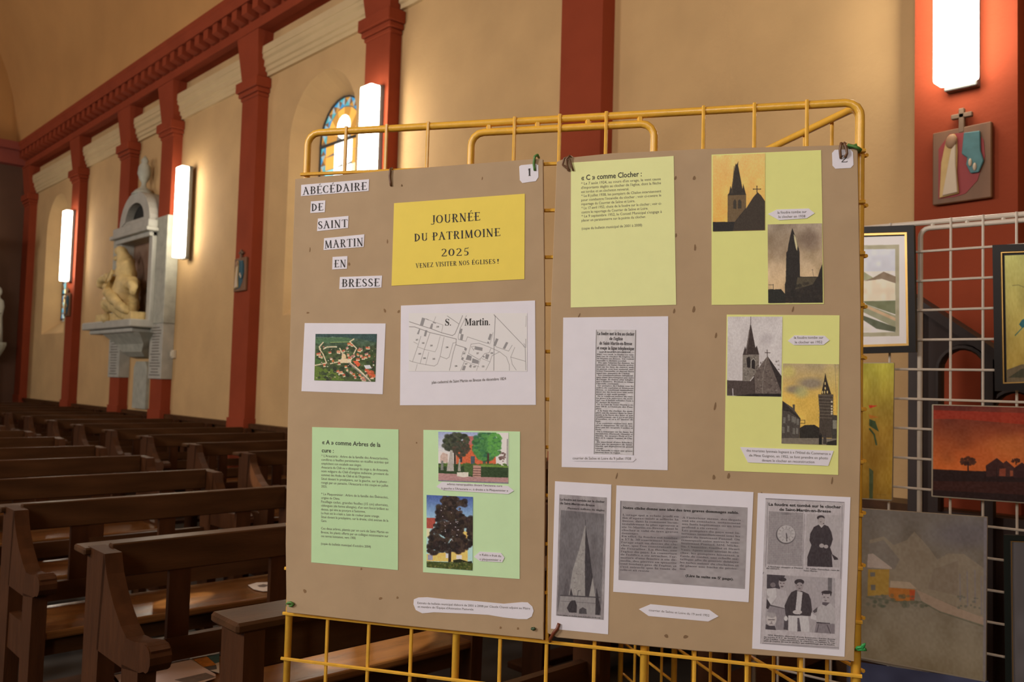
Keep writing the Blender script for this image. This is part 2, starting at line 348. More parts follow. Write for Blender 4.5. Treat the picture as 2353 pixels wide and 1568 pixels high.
# ------------------------------------------------------------------ pieta monument between two pilasters
def monument():
    Y = YN; e = pin(empty('pieta_monument', (-11.6, Y, .95), 'grey stone wall monument with arched canopy, shelf and name tablets around the sculpture', 'monument'))
    xl, xr = -12.15, -11.03; xc = (xl+xr)/2
    for x in (xl, xr):
        bm = bmesh.new(); box(bm, (x-.06, Y-.2, 2.08), (x+.06, Y, 3.32)); fin('niche_jamb', bm, STONE, e, bevel=.01)
    bm = bmesh.new(); box(bm, (xl, Y-.03, 2.08), (xr, Y-.005, 3.32)); fin('niche_back', bm, mat('niche_brown', (.24, .15, .10), .9, .2, 5), e)
    bm = bmesh.new(); box(bm, (xl-.12, Y-.3, 3.22), (xr+.12, Y, 3.27)); box(bm, (xl-.08, Y-.27, 3.27), (xr+.08, Y, 3.37)); box(bm, (xl-.06, Y-.24, 3.16), (xr+.06, Y, 3.22)); fin('entablature', bm, STONE, e, bevel=.008)
    bm = bmesh.new(); out = [(xc-.54*math.cos(t), 3.37+.44*math.sin(t)) for t in np.linspace(0, math.pi, 17)]
    inn = [(xc-.33*math.cos(t), 3.44+.22*math.sin(t)) for t in np.linspace(0, math.pi, 17)]
    for (a, b, c, d) in zip(out, out[1:], inn, inn[1:]):
        hexa(bm, [(a[0], Y-.22, a[1]), (b[0], Y-.22, b[1]), (d[0], Y-.22, d[1]), (c[0], Y-.22, c[1]), (a[0], Y, a[1]), (b[0], Y, b[1]), (d[0], Y, d[1]), (c[0], Y, c[1])])
    box(bm, (xc-.54, Y-.21, 3.37), (xc+.54, Y, 3.44))
    fin('arched_pediment', bm, STONE, e)
    bm = bmesh.new(); box(bm, (xc-.34, Y-.12, 3.43), (xc+.34, Y-.01, 3.67)); fin('pediment_recess_shade', bm, mat('painted_recess_shade', (.015, .015, .013), .9), e)  # near-black block, the shade of the arch opening put into its colour
    bm = bmesh.new(); lathe(bm, ((.15, -.06), (.10, .0), (.035, .05), (.03, .10), (.06, .15), (.085, .22), (.075, .32), (.04, .37), (.05, .40), (.025, .44), (.005, .47)), (xc, Y-.12, 3.84), 14); fin('finial', bm, STONE2, e, smooth=True)
    # slabs over the pilasters and inscribed tablets
    for sx, z1 in ((-12.33, 3.36), (-10.85, 3.40)):
        bm = bmesh.new(); box(bm, (sx-.215, Y-.15, 2.05), (sx+.215, Y, z1)); fin('side_slab', bm, STONE2, e, bevel=.006)
        bm = bmesh.new(); box(bm, (sx-.205, Y-.145, 1.36), (sx+.205, Y, 2.05)); t = fin('name_tablet', bm, mat('pale_tablet', (.40, .40, .35), .6, .15, 8), e, bevel=.004)
        rr = random.Random(int(-sx*10))
        bm = bmesh.new()
        for k in range(17):
            w_ = rr.uniform(.10, .17); z = 2.0-.037*k; box(bm, (sx-w_, Y-.147, z-.008), (sx+w_, Y-.144, z+.006))
        fin('engraved_lines', bm, mat('engraving', (.16, .15, .13), .8), e)
    bm = bmesh.new(); prism(bm, [(-12.85, Y-.42, 2.0), (-11.0, Y-.42, 2.0), (-10.95, Y, 2.0), (-12.95, Y, 2.0)], (0, 0, .10)); prism(bm, [(-12.7, Y-.36, 1.94), (-11.1, Y-.36, 1.94), (-11.1, Y, 1.94), (-12.7, Y, 1.94)], (0, 0, .06)); fin('shelf', bm, STONE, e, bevel=.012)
    bm = bmesh.new(); pr = ((.0, 1.62), (.10, 1.64), (.17, 1.70), (.20, 1.80), (.27, 1.88), (.33, 1.94), (0, 1.94)); prism(bm, [(-12.1, Y-a, z) for a, z in pr], (1.0, 0, 0))
    for v in bm.verts: v.co.x = -11.6+(v.co.x+11.6)*(.45+.9*(v.co.z-1.6)/.34)
    fin('console', bm, STONE2, e)
    bm = bmesh.new(); prism(bm, [(-11.85, Y-.04, .96), (-11.38, Y-.04, .96), (-11.38, Y-.04, 1.5), (-11.45, Y-.04, 1.58), (-11.78, Y-.04, 1.58), (-11.85, Y-.04, 1.5)], (0, .04, 0)); fin('lower_tablet', bm, STONE2, e)
    # sculpture: one continuous draped group grown as a skin
    me = bpy.data.meshes.new('pieta')
    J = [((-11.62, 3.98, 2.30), .22), ((-11.66, 3.97, 2.55), .20), ((-11.68, 4.0, 2.78), .15), ((-11.74, 3.96, 2.98), .10), ((-11.80, 3.92, 3.10), .085),
         ((-12.0, 3.9, 2.38), .14), ((-11.88, 3.88, 2.72), .10), ((-12.06, 3.84, 2.66), .07), ((-12.16, 3.82, 2.55), .075), ((-11.86, 3.84, 2.5), .10), ((-11.60, 3.82, 2.38), .10), ((-11.34, 3.84, 2.25), .075), ((-11.20, 3.86, 2.20), .05),
         ((-11.45, 3.98, 2.62), .10), ((-11.24, 3.93, 2.52), .075), ((-11.17, 3.92, 2.42), .05),
         ((-12.0, 3.88, 2.2), .13), ((-11.3, 3.9, 2.17), .11), ((-11.72, 4.06, 2.9), .10), ((-11.88, 4.02, 3.0), .05), ((-12.02, 3.96, 2.94), .04)]
    E_ = [(0, 1), (1, 2), (2, 3), (3, 4), (0, 5), (1, 6), (6, 7), (7, 8), (6, 9), (9, 10), (10, 11), (11, 12), (1, 13), (13, 14), (14, 15), (5, 16), (0, 17), (2, 18), (18, 19), (19, 20)]
    me.from_pydata([j[0] for j in J], E_, []); o = link('pieta_sculpture', me, CREAMST)
    sk = o.modifiers.new('s', 'SKIN'); sk.use_smooth_shade = True
    for i, j in enumerate(J): me.skin_vertices[0].data[i].radius = (j[1]*.85, j[1]*.85); me.skin_vertices[0].data[i].use_root = i == 0
    d = o.modifiers.new('b', 'SUBSURF'); d.levels = d.render_levels = 2
    tx = bpy.data.textures.new('folds', 'CLOUDS'); tx.noise_scale = .09; dm = o.modifiers.new('d', 'DISPLACE'); dm.texture = tx; dm.strength = .07
    tag(o, 'cream sculpture of a draped mourning woman bent over a lying figure in the niche', 'sculpture')
    bm = bmesh.new(); box(bm, (-12.45, 3.88, 2.1), (-11.12, 4.2, 2.2)); ell(bm, (-11.95, 3.86, 2.14), (.08, .07, .07)); r = fin('rocky_base', bm, CREAMST, o, bevel=.0)
monument()
bm = bmesh.new(); box(bm, (-10.63, YN-.04, 1.62), (-10.55, YN, 1.72)); box(bm, (-10.615, YN-.055, 1.64), (-10.565, YN-.035, 1.70))
tag(fin('switch_box', bm, mat('ivory_plastic', (.6, .55, .42), .5), bevel=.004), 'small ivory switch box on the wall right of the name tablets', 'switch')
# dim statue and porch at the far end
bm = bmesh.new(); box(bm, (XW+.01, 1.2, 0), (XW+.7, 3.3, 3.6)); box(bm, (XW+.01, 1.1, 3.6), (XW+.8, 3.45, 3.78))
for y in (1.3, 1.85, 2.4, 2.95): box(bm, (XW+.69, y, .3), (XW+.73, y+.4, 3.3))
tag(fin('entrance_porch', bm, DARKW, bevel=.01), 'dark wooden porch against the far end wall', 'porch')
st = pin(empty('saint_statue', (XW+.35, 3.72, 1.85), 'dim pale saint statue on a bracket in the far corner', 'statue'))
bm = bmesh.new(); lathe(bm, ((.05, -.25), (.14, -.08), (.17, 0), (.17, .05)), (XW+.35, 3.72, 1.85), 12); fin('bracket', bm, STONE2, st)
bm = bmesh.new(); lathe(bm, ((.13, .05), (.12, .25), (.10, .5), (.13, .68), (.11, .78), (.045, .83), (.04, .86)), (XW+.35, 3.72, 1.85), 14, .8); ell(bm, (XW+.35, 3.72, 2.79), (.065, .06, .085)); ell(bm, (XW+.44, 3.66, 2.42), (.09, .12, .045)); fin('robed_body', bm, STONE, st, smooth=True)

# ================================================================== PEWS
PROF = [(0, 0), (.02, .40), (.0, .90), (.15, .90), (.165, .86), (.18, .80), (.24, .745), (.31, .70), (.37, .685), (.45, .70), (.50, .705), (.525, .68), (.52, .64), (.47, .615), (.46, .60), (.455, 0), (.39, 0), (.39, .13), (.10, .13), (.10, 0)]
def pew(length):
    """pew facing +X, rear post at x=0, starting at y=0"""
    e = empty('church_pew', (0, 0, 0))
    def part(nm, bm, m, **k):
        return fin(nm, bm, m, e, **k)
    for y in (0, length-.05):
        bm = bmesh.new()
        prism(bm, [(0, y, 0), (.0, y, .885), (.15, y, .885), (.16, y, .86), (.135, y, .60), (.12, y, 0)], (0, .05, 0))
        prism(bm, [(.12, y, .60), (.14, y, .885), (.155, y, .87), (.175, y, .83), (.205, y, .795), (.246, y, .755), (.31, y, .71), (.357, y, .688), (.42, y, .692), (.50, y, .708), (.535, y, .694), (.53, y, .645), (.46, y, .62), (.33, y, .60)], (0, .05, 0))
        prism(bm, [(.33, y, 0), (.33, y, .61), (.45, y, .62), (.44, y, 0)], (0, .05, 0))
        box(bm, (.10, y+.006, .37), (.35, y+.044, .50)); box(bm, (.10, y+.006, .08), (.35, y+.044, .17))
        part('end_panel', bm, WOODEND)
        bm = bmesh.new(); tube(bm, [(.505, y-.004, .668), (.505, y+.054, .668)], .036, 12); part('armrest_knob', bm, WOODEND)
    bm = bmesh.new(); box(bm, (.03, .05, .79), (.06, length-.05, .895)); part('back_board', bm, WOOD, bevel=.004)
    bm = bmesh.new(); box(bm, (-.07, -.02, .862), (.03, length+.02, .884)); part('book_ledge', bm, WOOD, bevel=.005)
    n = 3
    bm = bmesh.new(); box(bm, (.035, -.035, .5), (.055, .035, .8)); m0 = None
    s0 = part('stile', bm, WOODEND)
    for k in range(n):
        o = s0 if k == 0 else s0.copy()
        if k: C.objects.link(o)
        o.location.y = .27+.355*k
    bm = bmesh.new(); box(bm, (.03, .05, .50), (.06, length-.05, .575)); part('lower_rail', bm, WOOD)
    bm = bmesh.new(); box(bm, (.05, .03, .455), (.44, length-.03, .485)); part('seat', bm, SEATM, bevel=.008, seg=2)
    bm = bmesh.new(); box(bm, (.38, .05, .39), (.40, length-.05, .455)); part('seat_apron', bm, WOOD)
    bm = bmesh.new(); box(bm, (-.12, .02, .10), (.0, length-.02, .13)); part('kneeler_board', bm, WOODEND, bevel=.004)
    return e
ROWS = [-1.93, -2.83, -3.84, -4.74, -5.72, -6.60, -7.58, -8.46, -9.4, -10.3, -11.25, -12.15, -13.1, -14.0, -14.95, -15.85]
def desk(length, x, y0, label):
    """kneeling desk in front of the first row: posts, front board, sloping ledge, no seat"""
    x += .03; e = empty('prayer_desk', (x, y0, 0), label, 'prayer desk', 'prayer desks in front of the pews')
    for y in (0, length-.05):
        bm = bmesh.new(); prism(bm, [(.01, y, 0), (.01, y, .858), (.12, y, .858), (.13, y, 0)], (0, .05, 0)); fin('post', bm, WOODEND, e)
    bm = bmesh.new(); box(bm, (.05, .05, .76), (.08, length-.05, .858)); fin('front_board', bm, WOOD, e, bevel=.004)
    bm = bmesh.new(); box(bm, (.04, .05, .45), (.07, length-.05, .55)); fin('lower_rail', bm, WOOD, e)
    bm = bmesh.new(); box(bm, (-.01, -.02, .858), (.125, length+.015, .882)); fin('book_ledge', bm, WOOD, e, bevel=.006)
    bm = bmesh.new(); box(bm, (-.25, .03, .13), (-.07, length-.03, .16)); fin('kneeler_board', bm, WOODEND, e)
desk(1.24, -1.93, .895, 'dark wooden prayer desk left of the yellow grid, in front of the near pews')
desk(1.38, -1.93, 2.78, 'dark wooden prayer desk by the wall, in front of the wall-side pews')
pa = pew(1.24); pb = pew(1.38)
for i, x in enumerate(ROWS):
    if i == 0: continue
    if i < 10:
        o = pa if i == 1 else copy_tree(pa)
        o.location = (x, .895, 0); tag(o, 'dark wooden pew of the block beside the near aisle, %s from the yellow grid' % ORD[i-1], 'pew', 'church pews')
    o = pb if i == 1 else copy_tree(pb)
    o.location = (x, 2.78, 0); tag(o, 'dark wooden pew of the block along the wall, %s from the yellow grid' % ORD[i-1], 'pew', 'church pews')

# ================================================================== PAINTER (flat colour on a fine grid, for prints and paintings)
def hnoise(nx, ny, cells, rng):
    g = rng.random((cells+3, cells+3)); u = np.linspace(0, cells, nx); v = np.linspace(0, cells, ny)
    ui, vi = u.astype(int), v.astype(int); fu, fv = u-ui, v-vi; fu = fu*fu*(3-2*fu); fv = fv*fv*(3-2*fv)
    a = g[np.ix_(vi, ui)]; b = g[np.ix_(vi, ui+1)]; c = g[np.ix_(vi+1, ui)]; d = g[np.ix_(vi+1, ui+1)]
    return (a*(1-fu)+b*fu)*(1-fv)[:, None]+(c*(1-fu)+d*fu)*fv[:, None]
class Canvas:
    def __init__(s, quad, base, crop='X', res=1.0, seed=1, white=WH):
        s.c = crop; s.q = np.array(KK(crop, quad)); q = s.q
        w_ = max(np.linalg.norm(q[1]-q[0]), np.linalg.norm(q[2]-q[3])); h_ = max(np.linalg.norm(q[3]-q[0]), np.linalg.norm(q[2]-q[1]))
        s.nx, s.ny = max(4, int(w_*res)), max(4, int(h_*res))
        u = np.linspace(0, 1, s.nx)[None, :, None]; v = np.linspace(0, 1, s.ny)[:, None, None]
        s.XY = (q[0]*(1-u)+q[1]*u)*(1-v)+(q[3]*(1-u)+q[2]*u)*v
        s.img = np.empty((s.ny, s.nx, 3)); s.img[:] = base; s.rng = np.random.default_rng(seed); s.px = 1/res; s.white = white
    def use(s, c): s.c = c; return s
    def _mix(s, m, col): s.img = s.img*(1-m[..., None])+np.array(col, float)*m[..., None]
    def poly(s, pts, col, a=1.0):
        P = np.array(KK(s.c, pts)); lo, hi = P.min(0)-1, P.max(0)+1
        ok = (s.XY[..., 0] > lo[0]) & (s.XY[..., 0] < hi[0]) & (s.XY[..., 1] > lo[1]) & (s.XY[..., 1] < hi[1])
        if not ok.any(): return s
        rows = np.where(ok.any(1))[0]; cs = np.where(ok.any(0))[0]; sl = (slice(rows[0], rows[-1]+1), slice(cs[0], cs[-1]+1))
        cov = 0
        for dx in (-.25, .25):
            for dy in (-.25, .25):
                X = s.XY[sl][..., 0]+dx*s.px; Y = s.XY[sl][..., 1]+dy*s.px; ins = np.zeros(X.shape, bool)
                for i in range(len(P)):
                    x0, y0 = P[i]; x1, y1 = P[(i+1) % len(P)]
                    if y0 == y1: continue
                    ins ^= ((y0 > Y) != (y1 > Y)) & (X < (x1-x0)*(Y-y0)/(y1-y0)+x0)
                cov = cov+ins*.25
        m = (cov*a)[..., None]; s.img[sl] = s.img[sl]*(1-m)+np.array(col, float)*m
        return s
    def ell(s, cx, cy, rx, ry, col, a=1.0, soft=.15):
        k = CROP[s.c][2]; c = K(s.c, cx, cy)
        d = np.sqrt(((s.XY[..., 0]-c[0])/(rx/k))**2+((s.XY[..., 1]-c[1])/(ry/k))**2)
        s._mix(np.clip((1-d)/soft+.5, 0, 1)*a, col); return s
    def line(s, pts, w_, col, a=1.0):
        k = CROP[s.c][2]; P = np.array(KK(s.c, pts)); r = w_/k/2
        for p, q in zip(P, P[1:]):
            lo, hi = np.minimum(p, q)-r-1, np.maximum(p, q)+r+1
            ok = (s.XY[..., 0] > lo[0]) & (s.XY[..., 0] < hi[0]) & (s.XY[..., 1] > lo[1]) & (s.XY[..., 1] < hi[1])
            if not ok.any(): continue
            XY = s.XY[ok]; d = q-p; t = np.clip(((XY-p)@d)/max(d@d, 1e-9), 0, 1); D = np.linalg.norm(XY-p-t[:, None]*d, axis=1)
            m = (np.clip((r-D)/s.px+.5, 0, 1)*a)[:, None]; s.img[ok] = s.img[ok]*(1-m)+np.array(col, float)*m
        return s
    def grad(s, c0, c1, v0=0., v1=1.):
        v = np.clip((np.linspace(0, 1, s.ny)-v0)/(v1-v0), 0, 1)[:, None, None]; s.img = np.array(c0, float)*(1-v)+np.array(c1, float)*v+np.zeros_like(s.img); return s
    def noise(s, amt, cells=20, colour=None):
        n = hnoise(s.nx, s.ny, cells, s.rng)-.5; s.img = np.clip(s.img+(n*2*amt)[..., None]*(np.array(colour) if colour else 1), 0, 255); return s
    def blobs(s, box_, n, r, cols, a=.8):
        for _ in range(n):
            x = s.rng.uniform(box_[0], box_[2]); y = s.rng.uniform(box_[1], box_[3]); q = s.rng.uniform(*r)
            s.ell(x, y, q, q*s.rng.uniform(.5, 1.1), cols[s.rng.integers(len(cols))], a, .4)
        return s
    def foliage(s, cx, cy, rx, ry, n, r, cols, a=.85):
        for _ in range(n):
            t = s.rng.uniform(0, 6.283); k = math.sqrt(s.rng.random()); q = s.rng.uniform(*r)
            s.ell(cx+rx*k*math.cos(t), cy+ry*k*math.sin(t), q, q*.8, cols[s.rng.integers(len(cols))], a, .5)
        return s
    def build(s, name, plane, off, parent, thick=.0004):
        n = s.nx*s.ny; d = RX*((s.XY[..., 0:1]-CX)/FPX)+DN*((s.XY[..., 1:2]-CY)/FPX)+FW
        pl = plane.off(off); t = ((pl.P-CAM)@pl.n)/(d@pl.n); co = (CAM+d*t[..., None]).reshape(-1, 3)
        me = bpy.data.meshes.new(name); ix = np.arange(n).reshape(s.ny, s.nx)
        F = np.stack([ix[:-1, :-1], ix[1:, :-1], ix[1:, 1:], ix[:-1, 1:]], -1).reshape(-1, 4)
        me.vertices.add(n); me.vertices.foreach_set('co', co.astype('f').ravel())
        me.loops.add(F.size); me.loops.foreach_set('vertex_index', F.ravel().astype('i'))
        me.polygons.add(len(F)); me.polygons.foreach_set('loop_start', (np.arange(len(F))*4).astype('i')); me.polygons.foreach_set('loop_total', np.full(len(F), 4, 'i'))
        me.update(); at_ = me.attributes.new('col', 'FLOAT_COLOR', 'POINT')
        c = s.img/255.; c = np.where(c <= .04045, c/12.92, ((c+.055)/1.055)**2.4)/lin(s.white)*.8
        at_.data.foreach_set('color', np.concatenate([np.clip(c, 0, .9), np.ones((s.ny, s.nx, 1))], -1).astype('f').ravel())
        return link(name, me, vmat(), parent)

# ================================================================== LETTERING
VL = bpy.context.view_layer
def text_geo(body, offset=0., res=2):
    c = bpy.data.curves.new('lettering', 'FONT'); c.body = body; c.size = 1; c.resolution_u = res; c.offset = offset; c.fill_mode = 'FRONT'
    o = bpy.data.objects.new('lettering', c); C.objects.link(o); VL.update()
    dg = bpy.context.evaluated_depsgraph_get(); me = o.evaluated_get(dg).to_mesh()
    co = np.empty(len(me.vertices)*3); me.vertices.foreach_get('co', co); co = co.reshape(-1, 3)[:, :2]; F = [tuple(p.vertices) for p in me.polygons]
    bpy.data.objects.remove(o); bpy.data.curves.remove(c); return co, F
def serif(t):
    out = ''
    for ch in t:
        if 'A' <= ch <= 'Z': out += chr(0x1D400+ord(ch)-65)
        elif 'a' <= ch <= 'z': out += chr(0x1D41A+ord(ch)-97)
        elif '0' <= ch <= '9': out += chr(0x1D7CE+ord(ch)-48)
        else: out += {'é': chr(0x1D41E), 'è': chr(0x1D41E), 'ê': chr(0x1D41E), 'à': chr(0x1D41A), 'â': chr(0x1D41A), 'û': chr(0x1D42E), 'ô': chr(0x1D428)}.get(ch, ch)
    return out
# decorative roman capitals drawn stroke by stroke: (thick stems, thin bars, wedge serifs)
def _arc(cx, cy, rx, ry, a0, a1, tk=.15, tn=.05, n=14):
    out = []
    for i in range(n+1):
        a = math.radians(a0+(a1-a0)*i/n); w_ = tn+(tk-tn)*abs(math.cos(a))**1.3
        out.append(((cx+(rx+w_/2)*math.cos(a), cy+(ry+w_/2)*math.sin(a)), (cx+(rx-w_/2)*math.cos(a), cy+(ry-w_/2)*math.sin(a))))
    return [[p[0], q[0], q[1], p[1]] for p, q in zip(out, out[1:])]
def _seg(x0, y0, x1, y1, w_=.14, w2=None):
    w2 = w_ if w2 is None else w2; d = np.array([x1-x0, y1-y0]); n = np.array([-d[1], d[0]])/np.linalg.norm(d)
    return [[(x0+n[0]*w_/2, y0+n[1]*w_/2), (x1+n[0]*w2/2, y1+n[1]*w2/2), (x1-n[0]*w2/2, y1-n[1]*w2/2), (x0-n[0]*w_/2, y0-n[1]*w_/2)]]
def _stem(x, w_=.14, y0=0, y1=1): return _seg(x, y0, x, y1, w_, w_*1.12)+_seg(x-.13, y1-.02, x+.11, y1-.02, .045)+_seg(x-.13, y0+.02, x+.13, y0+.02, .05)
def _spur(x): return _seg(x-.17, .47, x, .5, .02, .07)
GL = {}
GL['I'] = (.32, _stem(.16)); GL['J'] = (.42, _seg(.3, 1, .29, .12, .14)+_seg(.17, .98, .42, .98, .045)+_arc(.13, .06, .16, .14, 0, -150, .1, .06))
GL['E'] = (.62, _stem(.17)+_spur(.12)+_seg(.17, .97, .56, .95, .055)+_seg(.56, .99, .53, .83, .05)+_seg(.17, .5, .43, .5, .05)+_seg(.43, .59, .43, .41, .05)+_seg(.17, .03, .58, .04, .06)+_seg(.57, .02, .60, .18, .05))
GL['L'] = (.56, _stem(.17)+_seg(.17, .03, .5, .04, .06)+_seg(.5, .02, .53, .2, .05))
GL['T'] = (.66, _seg(.33, 0, .33, 1, .14)+_seg(.2, .02, .46, .02, .05)+_seg(.04, .96, .62, .97, .055)+_seg(.05, .98, .03, .80, .05)+_seg(.61, .99, .64, .80, .05))
GL['D'] = (.70, _stem(.17)+_arc(.17, .5, .40, .46, -90, 90)); GL['O'] = (.78, _arc(.38, .5, .29, .46, 0, 360))
GL['C'] = (.68, _arc(.38, .5, .29, .46, 50, 310)+_seg(.56, .93, .58, .74, .05)+_seg(.56, .07, .58, .26, .05))
GL['G'] = (.74, _arc(.38, .5, .29, .46, 50, 320)+_seg(.56, .93, .58, .74, .05)+_seg(.58, .08, .58, .45, .12)+_seg(.46, .45, .68, .45, .045))
GL['U'] = (.74, _seg(.17, 1, .17, .3, .14)+_arc(.37, .3, .2, .27, 180, 360, .14, .06)+_seg(.57, .3, .57, 1, .07)+_seg(.05, .98, .28, .98, .045)+_seg(.48, .98, .68, .98, .045))
_p = _seg(.17, .97, .3, .97, .05)+_arc(.3, .74, .20, .23, -90, 90, .14, .05)+_seg(.17, .51, .3, .51, .05)
GL['P'] = (.60, _stem(.17)+_spur(.12)+_p); GL['R'] = (.70, _stem(.17)+_spur(.12)+_p+_seg(.32, .5, .58, -.02, .09, .15)+_seg(.5, -.03, .70, .06, .04))
GL['B'] = (.64, _stem(.17)+_spur(.12)+_p+_seg(.17, .03, .32, .03, .05)+_arc(.32, .27, .22, .24, -90, 90, .14, .05))
GL['A'] = (.74, _seg(.34, 1.0, .10, .0, .06, .07)+_seg(.32, 1.02, .60, .0, .10, .16)+_seg(.17, .30, .34, .52, .05, .05)+_seg(.34, .52, .52, .30, .05, .05)+_seg(-.02, .02, .22, .04, .06)+_seg(.48, .02, .74, .02, .05)+_seg(.2, .9, .34, 1.0, .03, .07))
GL['N'] = (.76, _seg(.14, 0, .14, 1, .06)+_seg(.12, 1.0, .60, -.02, .15)+_seg(.60, 0, .60, 1, .06)+_seg(.02, .98, .22, .98, .045)+_seg(.02, .02, .26, .02, .05)+_seg(.50, .98, .72, .98, .045))
GL['M'] = (.92, _seg(.14, 0, .17, 1, .06)+_seg(.17, 1, .44, .05, .14)+_seg(.44, .05, .72, 1, .06)+_seg(.72, 1, .76, 0, .14)+_seg(.02, .02, .27, .02, .05)+_seg(.64, .02, .90, .02, .05))
GL['S'] = (.56, _arc(.28, .74, .17, .22, 40, 230, .13, .06)+_seg(.15, .60, .42, .38, .15, .15)+_arc(.27, .25, .19, .21, -130, 60, .13, .06)+_seg(.43, .93, .44, .74, .05)+_seg(.10, .05, .09, .26, .05))
GL['V'] = (.70, _seg(.10, 1, .34, -.02, .15, .10)+_seg(.34, -.02, .60, 1.06, .05)+_seg(-.02, .96, .22, 1.0, .05)+_seg(.5, 1.05, .74, 1.0, .05))
GL['Z'] = (.60, _seg(.08, .96, .54, .96, .055)+_seg(.5, .95, .10, .05, .13)+_seg(.08, .04, .56, .04, .06)+_seg(.08, .98, .06, .8, .05)+_seg(.55, .02, .58, .2, .05))
GL['2'] = (.62, _arc(.28, .70, .19, .23, 160, -40, .12, .05)+_seg(.44, .58, .10, .06, .10, .06)+_seg(.08, .05, .54, .05, .09)+_seg(.54, .02, .56, .18, .05))
GL['0'] = (.66, _arc(.32, .48, .22, .43, 0, 360)); GL['5'] = (.60, _seg(.18, .92, .46, .95, .09, .07)+_seg(.46, .92, .52, 1.04, .05)+_seg(.19, .93, .15, .52, .05)+_arc(.27, .30, .20, .25, 120, -130, .13, .06))
GL['1'] = (.36, _stem(.18)+_seg(.04, .8, .18, .96, .05)); GL['!'] = (.26, _seg(.13, 1.02, .13, .35, .15, .05)+_seg(.07, .07, .19, .07, .12)); GL[' '] = (.36, [])
def roman_geo(t):
    V, F, x = [], [], 0
    for ch in t:
        acc = ch == 'É'; w_, q = GL['E' if acc else ch]
        if acc: q = q+_seg(.28, 1.10, .44, 1.26, .04, .09)
        for p in q:
            F.append(tuple(range(len(V), len(V)+4))); V += [(x+a, b) for a, b in p]
        x += w_+.07
    return np.array(V), F
class Print:
    """collects lettering on one sheet, in one ink"""
    def __init__(s, plane, off): s.pl = plane.off(off); s.V = []; s.F = []; s.n = 0
    def put(s, geo, p0, p1, cap, slack=0):
        co, F = geo
        if not len(co): return
        A = s.pl.at(*p0); B = s.pl.at(*p1); U = s.pl.at(p0[0]+.0001, p0[1]-cap)-A; hgt = np.linalg.norm(U)
        u = (B-A); L = np.linalg.norm(u); u = u/L; up = np.cross(s.pl.n, u); up /= np.linalg.norm(up); up = up if up[2] > 0 else -up
        x0, x1 = co[:, 0].min(), co[:, 0].max(); k = L/max(x1-x0, 1e-6)
        P = A+(co[:, :1]-x0)*k*u+co[:, 1:]*(hgt/s.cap)*up
        s.V.append(P); s.F += [tuple(i+s.n for i in f) for f in F]; s.n += len(P)
    def sans(s, t, c, p0, p1, cap, bold=0.): s.cap = .70; s.put(text_geo(t, bold), K(c, *p0), K(c, *p1), cap)
    def ser(s, t, c, p0, p1, cap, bold=0.): s.cap = .68; s.put(text_geo(serif(t), bold), K(c, *p0), K(c, *p1), cap)
    def rom(s, t, c, p0, p1, cap): s.cap = 1.0; s.put(roman_geo(t), K(c, *p0), K(c, *p1), cap)
    def block(s, lines, c, tl, tr, bl, br, nrow, cap, fn='sans', bold=0.):
        tl, tr, bl, br = map(np.array, (tl, tr, bl, br))
        for row, txt, f0, f1 in lines:
            t = row/(nrow-1); a = tl*(1-t)+bl*t; b = tr*(1-t)+br*t
            getattr(s, fn)(txt, c, tuple(a+(b-a)*f0), tuple(a+(b-a)*f1), cap, bold)
    def build(s, parent, m, name='printed_text'):
        me = bpy.data.meshes.new(name); me.from_pydata(np.concatenate(s.V).tolist(), [], s.F); return link(name, me, m, parent)

